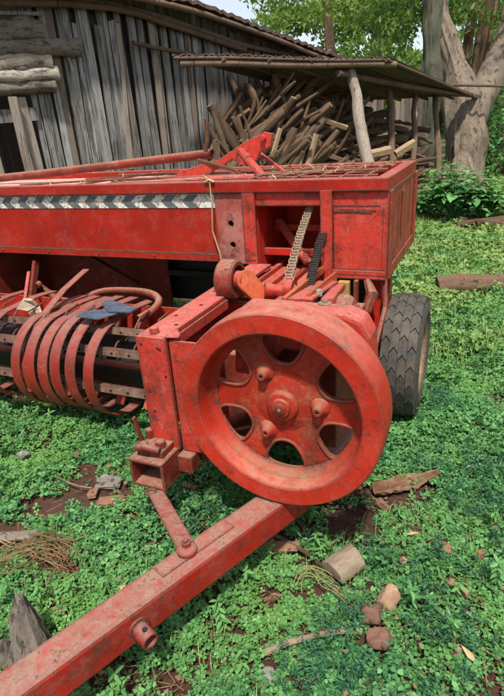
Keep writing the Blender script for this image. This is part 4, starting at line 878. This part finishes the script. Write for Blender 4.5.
kind(trefoils('sun_toned_weeds',x,y,z,.03,M_GRASS,.5),'stuff')  # brighter yellow-green leaves paint in patches of sun
x,y=scatter(-2.5,7,4.0,16,1000,lambda x,y:np.clip(.7+smooth_noise(x,y,3,10),.15,1)*np.clip((y-4)/2,0,1)); z=gh(x,y)+.01+.09*hgt(x,y,11)*RNG.uniform(.2,1,len(x))
kind(trefoils('lawn',x,y,z,.05,M_GRASS,.6),'stuff')
# feathery weeds: short stems with rows of tiny leaflets
def feather(n,keep,name,mat,hh=.11):
    x,y=scatter(-3,1.4,.3,3.4,n,keep); P=[];C=[]
    for a,b in zip(x,y):
        for s in range(3):
            an=random.uniform(0,6.28); h=hh*random.uniform(.5,1.2); ln=random.uniform(.02,.06)
            t=np.linspace(.25,1,9); C.append(np.stack([a+math.cos(an)*ln*t**1.5,b+math.sin(an)*ln*t**1.5,h*t],1))
    C=np.concatenate(C); C=np.repeat(C,2,0)+RNG.normal(0,.006,(len(C)*2,3)); return kind(leafcloud(name,C,.022,mat,None,.28,.4),'stuff')
fz=[(atz(a,b),r) for a,b,r in ((400,590,.22),(395,650,.25),(440,640,.2),(470,480,.25),(495,500,.25),(330,675,.15),(205,525,.12),(455,560,.15),(100,505,.06),(430,410,.2),(380,560,.1))]
def kf(x,y):
    d=np.zeros_like(x)
    for p,r in fz: d=np.maximum(d,np.clip(1.3-((x-p.x)**2+(y-p.y)**2)/r**2,0,1))
    return (d*.8+.03)*(1-np.clip(bare(x,y)*1.6,0,1))
feather(260,kf,'feathery_weeds',M_FEATH)
x,y=scatter(-3,1.4,.4,3.4,55,lambda x,y:np.clip(.5+1.5*smooth_noise(x,y,3,41),.05,1)*(1-bare(x,y))); X=[];Y=[];Z=[]
for a,b in zip(x,y):
    h=random.uniform(.06,.14); lx,ly=random.gauss(0,.02),random.gauss(0,.02)
    for k in range(5): X.append(a+lx*k/4);Y.append(b+ly*k/4);Z.append(h*(.3+.7*k/4))
kind(trefoils('upright_weeds',np.array(X),np.array(Y),np.array(Z),.030,M_SHRUB,.45,4,np.array([(0,0,0),(.2,.3,.05),(.16,.75,.03),(0,1.05,-.06),(-.16,.75,.03),(-.2,.3,.05)])),'stuff')
# short dry stalks and litter among the clover
def litpt():
    while True:
        px,py=random.uniform(-40,540),random.uniform(330,740); p=atz(px,py,0)
        if random.random()<.35+.65*float(bare(np.array([p.x]),np.array([p.y]))[0]): return V((p.x,p.y,random.uniform(.02,.055)))
kind(slivers('dry_stalks',420,litpt,.02,.08,.0013,M_ROOT),'stuff')
C=np.array([tuple(litpt()) for _ in range(520)]); kind(leafcloud('leaf_litter',C,.023,M_DRY,None,.55,.8),'stuff')
# ------------------------------------------------------------------ loose pieces on the ground
def chunk(name,label,cat,px,py,size,rot,mat,z=0.02,rough=.18,sub=2,tip=0,group=None,grainz=True):
    bm=bmesh.new(); bmesh.ops.create_cube(bm,size=1); bmesh.ops.subdivide_edges(bm,edges=bm.edges[:],cuts=sub,use_grid_fill=True); r=random.Random(hash((px,py))%9999)
    for v in bm.verts:
        for i in range(3): v.co[i]+=r.uniform(-rough,rough)*.5
        if tip: v.co.x*=1-tip*(v.co.z+.5); v.co.y*=1-tip*(v.co.z+.5)
    me=bpy.data.meshes.new(name); 
    for v in bm.verts: v.co=V((v.co.x*size[0],v.co.y*size[1],v.co.z*size[2]))
    bmesh.ops.bevel(bm,geom=bm.edges[:]+bm.verts[:],offset=min(size)*.05,segments=1,affect='EDGES') if False else None
    bm.to_mesh(me); bm.free(); me.materials.append(mat); o=bpy.data.objects.new(name,me); COL.objects.link(o)
    o.rotation_euler=tuple(R(a) for a in rot); p=atz(px,py,z); o.location=(p.x,p.y,z); tag(o,label,cat,group)
    sm=o.modifiers.new('s','SUBSURF'); sm.levels=1; sm.render_levels=2; me.polygons.foreach_set('use_smooth',[True]*len(me.polygons)); return o
def rock(label,px,py,size,rot,mat,z,seed,cat='stone',name='stone'):
    bm=bmesh.new(); bmesh.ops.create_icosphere(bm,subdivisions=4,radius=.5); r=random.Random(seed); pl=[(V((r.gauss(0,1),r.gauss(0,1),r.gauss(0,1))).normalized(),r.uniform(.30,.44)) for _ in range(13)]
    for v in bm.verts:
        for nrm_,d_ in pl:
            e=v.co.dot(nrm_)-d_
            if e>0: v.co-=nrm_*e*.92
        v.co*=1+.05*mnoise.noise(v.co*6+V((seed,0,0)))+.02*mnoise.noise(v.co*19)
        v.co=V((v.co.x*size[0]*1.15,v.co.y*size[1]*1.15,v.co.z*size[2]*1.15))
    me=bpy.data.meshes.new(name); bm.to_mesh(me); bm.free(); me.materials.append(mat); me.polygons.foreach_set('use_smooth',[True]*len(me.polygons)); me.set_sharp_from_angle(angle=R(28))
    o=bpy.data.objects.new(name,me); COL.objects.link(o); o.rotation_euler=tuple(R(a) for a in rot); p=atz(px,py,z); o.location=(p.x,p.y,z); return tag(o,label,cat)
# cut block: half round
def halflog(px,py,L,r,ang,label):
    m=MB(); n=9; prof=[(r*math.cos(a),r*.85*math.sin(a)) for a in np.linspace(-.2,math.pi+.2,n)]
    vs=[];k=6
    rj=random.Random(3)
    for i in range(k):
        for a,b in prof: vs.append((a*(1+rj.uniform(-.06,.06)),b*(1+rj.uniform(-.08,.08)),(i/(k-1)-.5)*L*(1+.06*a/r)))
    fs=[]
    for i in range(k-1):
        for j in range(n): fs.append((i*n+j,i*n+(j+1)%n,(i+1)*n+(j+1)%n,(i+1)*n+j))
    fs+=[list(range(n)),list(range((k-1)*n,k*n))]; m.add(vs,fs); o=obj('wood_block',m,M_BLOCK,smooth=True,angle=35,bevel=.003)
    p=atz(px,py,.03); o.rotation_mode='QUATERNION'; d=V((math.cos(ang),math.sin(ang),.08)).normalized(); q=d.to_track_quat('Z','Y'); o.rotation_quaternion=q; o.location=(p.x,p.y,.045); tag(o,label,'wood block'); return o
_wd=atz(360,560,0)-atz(330,579,0)
halflog(344,568,.125,.056,math.atan2(_wd.y,_wd.x),'short cut block of grey-brown wood with a split end, lying in the clover')
rock('rounded tan stone, the largest and palest of the three by the cut wood block',389,598,(.078,.07,.095),(0,10,30),M_STONE,.045,7,'stone','stone')
rock('dark reddish stone between the tan stone and the flat brick piece',372,616,(.075,.065,.085),(0,0,60),M_BRICK,.04,14,'stone','stone')
rock('flat-topped reddish brick piece at the end of the bent branch',378,639,(.075,.07,.085),(0,5,20),M_BRICK,.038,21,'brick piece','brick_piece')
chunk('bark_piece','long dry bark slab lying under the drawbar beside the flywheel','bark piece',276,547,(.17,.05,.02),(5,-8,12),M_REDB,.035,.3)
chunk('bark_piece','narrow pinkish bark sliver standing in clover below the drawbar','bark piece',272,600,(.03,.02,.09),(20,25,40),M_REDB,.03,.3)
chunk('bark_piece','upper flat grey-brown bark piece on the bare soil left of the socket','bark piece',108,483,(.12,.07,.02),(8,0,25),M_GREYW,.03,.35)
chunk('bark_piece','reddish bark piece lying lowest on the bare soil left of the socket','bark piece',113,500,(.13,.06,.022),(0,10,50),M_REDB,.03,.35)
chunk('bark_piece','small curled bark chip on the left of the bare soil patch','bark piece',93,493,(.06,.04,.02),(0,0,110),M_REDB,.03,.35)
rock('grey stone on the bare soil beside the bark pieces',105,478,(.05,.045,.035),(0,0,20),M_GSTONE,.03,28,'stone','stone')
rock('small dark grey stone in clover at the upper left',23,455,(.06,.05,.045),(0,0,50),M_GSTONE,.03,35,'stone','stone')
rock('small reddish stone in clover left of the socket',77,454,(.04,.035,.035),(0,0,50),M_BRICK,.03,42,'stone','stone')
rock('grey pebble below the bent branch at the bottom',268,675,(.045,.045,.035),(0,0,0),M_GSTONE,.03,49,'stone','stone')
rock('pale pebble among clover right of the cut wood block',403,560,(.03,.03,.025),(0,0,0),M_STONE,.04,56,'stone','stone')
chunk('wood_piece','short brown stick stub lying right of the tan stone','wood piece',458,588,(.085,.03,.028),(0,0,-25),M_REDB,.04,.2)
chunk('wood_piece','dark flat bark scrap in clover below the big dry leaf','wood piece',440,545,(.085,.045,.012),(0,0,-10),M_REDB,.045,.3)
chunk('wood_piece','small orange-brown chip standing in clover near the bottom right','wood piece',457,651,(.03,.02,.035),(0,0,40),M_STONE,.03,.3)
chunk('wood_piece','small upright brown chip right of the bark scrap','wood piece',479,556,(.025,.02,.05),(0,15,40),M_REDB,.03,.3)
chunk('wood_piece','dark broken stick lying in the clover at the left edge','wood piece',12,537,(.22,.05,.03),(0,0,25),M_GREYW,.03,.25)
chunk('wood_piece','pinkish wood chip just above the drawbar at the left','wood piece',58,612,(.055,.04,.03),(0,0,35),M_REDB,.04,.2)
chunk('wood_piece','thin pinkish chip standing in clover beside the grey stump','wood piece',17,618,(.05,.02,.06),(0,20,50),M_REDB,.03,.25)
chunk('wood_piece','small flat chip in the shade under the brace strap','wood piece',190,486,(.07,.025,.012),(0,0,-5),M_REDB,.05,.2)
# weathered stump stake at bottom left
m=MB(); bs=atz(30,668,0); tp=atz(39,585,.0); tp=V((bs.x+.00,bs.y+.05,.27)); rs=random.Random(9); n=16; vs=[]; k=9
for i in range(k):
    f=i/(k-1); c=bs.lerp(tp,f)+V((.012*math.sin(f*5),0,-.03*(1-f)))
    for j in range(n):
        a=2*math.pi*j/n; rr=(.075*(1-f)**.8+.012)*(1+.22*math.sin(j*2.6)+.12*rs.uniform(-1,1)); vs.append(c+V((math.cos(a)*rr,math.sin(a)*rr*.8,(rs.uniform(-.02,.03) if i==k-1 else 0))))
fs=[(i*n+j,i*n+(j+1)%n,(i+1)*n+(j+1)%n,(i+1)*n+j) for i in range(k-1) for j in range(n)]+[list(range((k-1)*n,k*n))]; m.add(vs,fs)
st=bs+V((-.07,-.03,-.02)); m.tube([st,st+V((-.01,.01,.07)),st+V((.005,.02,.13))],[.045,.035,.012],9,jit=.25); st=bs+V((-.13,-.02,-.02)); m.tube([st,st+V((-.01,.01,.06)),st+V((-.005,.02,.09))],[.04,.03,.012],9,jit=.25)
tag(center(obj('stump',m,M_GREYW,smooth=True,angle=50)),'jagged grey weathered stump in the bottom left corner behind the drawbar','stump')
# dry root clumps
def roots(name,label,spec,n,spread,r,mat,cat):
    m=MB(); rr=random.Random(len(label))
    for i in range(n):
        pts=[]
        off=V((rr.gauss(0,spread),rr.gauss(0,spread),0))
        for (px,py,z) in spec: p=atz(px,py,0); pts.append(V((p.x,p.y,z+rr.uniform(0,.02)))+off+V((rr.gauss(0,spread*.9),rr.gauss(0,spread*.9),rr.uniform(-.01,.02))))
        a=rr.uniform(0,.35); b=rr.uniform(.6,1); sp=smoothpath(pts,4); sp=sp[int(a*len(sp)):max(int(b*len(sp)),int(a*len(sp))+3)]
        m.tube(sp,r*rr.uniform(.5,1.2),5)
    return tag(center(obj(name,m,mat,smooth=True)),label,cat)
roots('dry_roots','tangle of dry brown roots in the clover above the grey stump',[(-10,570,.03),(15,566,.05),(35,560,.06),(55,558,.06),(70,565,.05),(72,578,.03),(58,588,.02),(40,585,.02)],44,.035,.0019,M_ROOT,'dry roots')
roots('dry_roots','bent straw-coloured root loop lying in front of the cut wood block',[(293,600,.02),(297,590,.045),(312,586,.05),(328,595,.045),(342,608,.035),(362,622,.02)],6,.012,.0019,M_ROOT2,'dry roots')
roots('dry_vine','thin pale dry vine curving through the clover at the left edge',[(-8,545,.05),(5,552,.05),(20,558,.05),(38,561,.05)],2,.004,.003,M_STRAW,'dry vine')
m=MB(); P=smoothpath([atz(263,654,.045),atz(280,646,.055),atz(305,638,.06),(atz(332,632,.06)),atz(362,632,.05)]); m.tube(P,interp([.010,.0105,.010,.009,.007]),8,jit=.08); tag(center(obj('branch',m,M_BLOCK,smooth=True)),'long bent bare branch on the ground ending at the brick piece','branch')
for q,lab in (((243,515),'a'),):
    m=MB(); P=smoothpath([atz(262,530,.05),atz(285,540,.05),atz(305,552,.045),atz(322,566,.03)]); m.tube(P,[.008]*len(P),7,jit=.1); tag(center(obj('branch',m,M_BARK,smooth=True)),'dark bare stick lying between the drawbar and the cut wood block','branch')
m=MB(); P=[atz(330,545,.03),atz(345,532,.05)]; m.tube(P,.005,6); tag(center(obj('branch',m,M_BLOCK)),'short straight twig on bare soil just above the cut wood block','branch')
m=MB(); P=smoothpath([atz(55,476,.05),atz(75,485,.05),atz(92,488,.05)]); m.tube(P,.0035,6); tag(center(obj('branch',m,M_BLOCK)),'thin pale twig pointing at the bare soil patch on the left','branch')
# big dry curled leaf
m=MB(); nu,nv=30,16; vs=[]; l0=atz(374,500,.0); l1=atz(440,482,0); ld=(l1-l0); lL=ld.length; ld.normalize(); ls=V((-ld.y,ld.x,0))
for i in range(nu):
    for j in range(nv):
        u=i/(nu-1);v=(j/(nv-1)-.5)*2; wd=.055*(math.sin(math.pi*min(1,u**.8*.80+.20))**1.0)*(1+.10*mnoise.noise(V((u*9,v*2,4)))); wd=max(wd,.005)*(1+.12*math.sin(u*47)*(abs(v)>.8))
        z=.03+.026*abs(v)**1.3*(1-.5*u)*(1.4 if v>0 else .5)+.016*mnoise.noise(V((u*6,v*3,1)))+.008*mnoise.noise(V((u*15,v*9,2)))+.035*max(0,u-.6)+.016*abs(((v*2.3+.15*math.sin(u*6))%1)-.5)*2*(1-.6*u)
        vs.append(l0+ld*(u*lL)+ls*(v*wd*(1-.35*abs(v)*(1-u)))+V((0,0,z)))
m.add(vs,[(i*nv+j,(i+1)*nv+j,(i+1)*nv+j+1,i*nv+j+1) for i in range(nu-1) for j in range(nv-1)]); o=obj('dry_leaf',m,M_BLEAF,smooth=True,angle=80,fix=False); so_=o.modifiers.new('t','SOLIDIFY'); so_.thickness=.002; tag(center(o),'large curled dry brown leaf lying in the clover right of the flywheel','dry leaf')
chunk('bark_piece','small bark strip sticking up beside the large dry leaf','bark piece',384,506,(.03,.025,.10),(10,-35,20),M_REDB,.04,.25)
for i,(px,py,lab) in enumerate(((411,533,'small tan dry leaf in clover just below the large curled leaf'),(121,588,'small yellow leaf standing beside the drawbar'),(470,655,'thin yellow dry leaf near the bottom right corner'),(444,588,'x'))):
    if lab=='x': continue
    c=atz(px,py,.05); a=i*1.3; m=MB(); d=V((math.cos(a),math.sin(a),.4))*.035; s=V((-math.sin(a),math.cos(a),0))*.012; m.add([c-d,c+s,c+d,c-s,c+V((0,0,.006))],[(0,4,1),(1,4,2),(2,4,3),(3,4,0)]); o=obj('dry_leaf',m,M_STRAW,fix=False); so_=o.modifiers.new('t','SOLIDIFY'); so_.thickness=.001; tag(center(o),lab,'dry leaf')
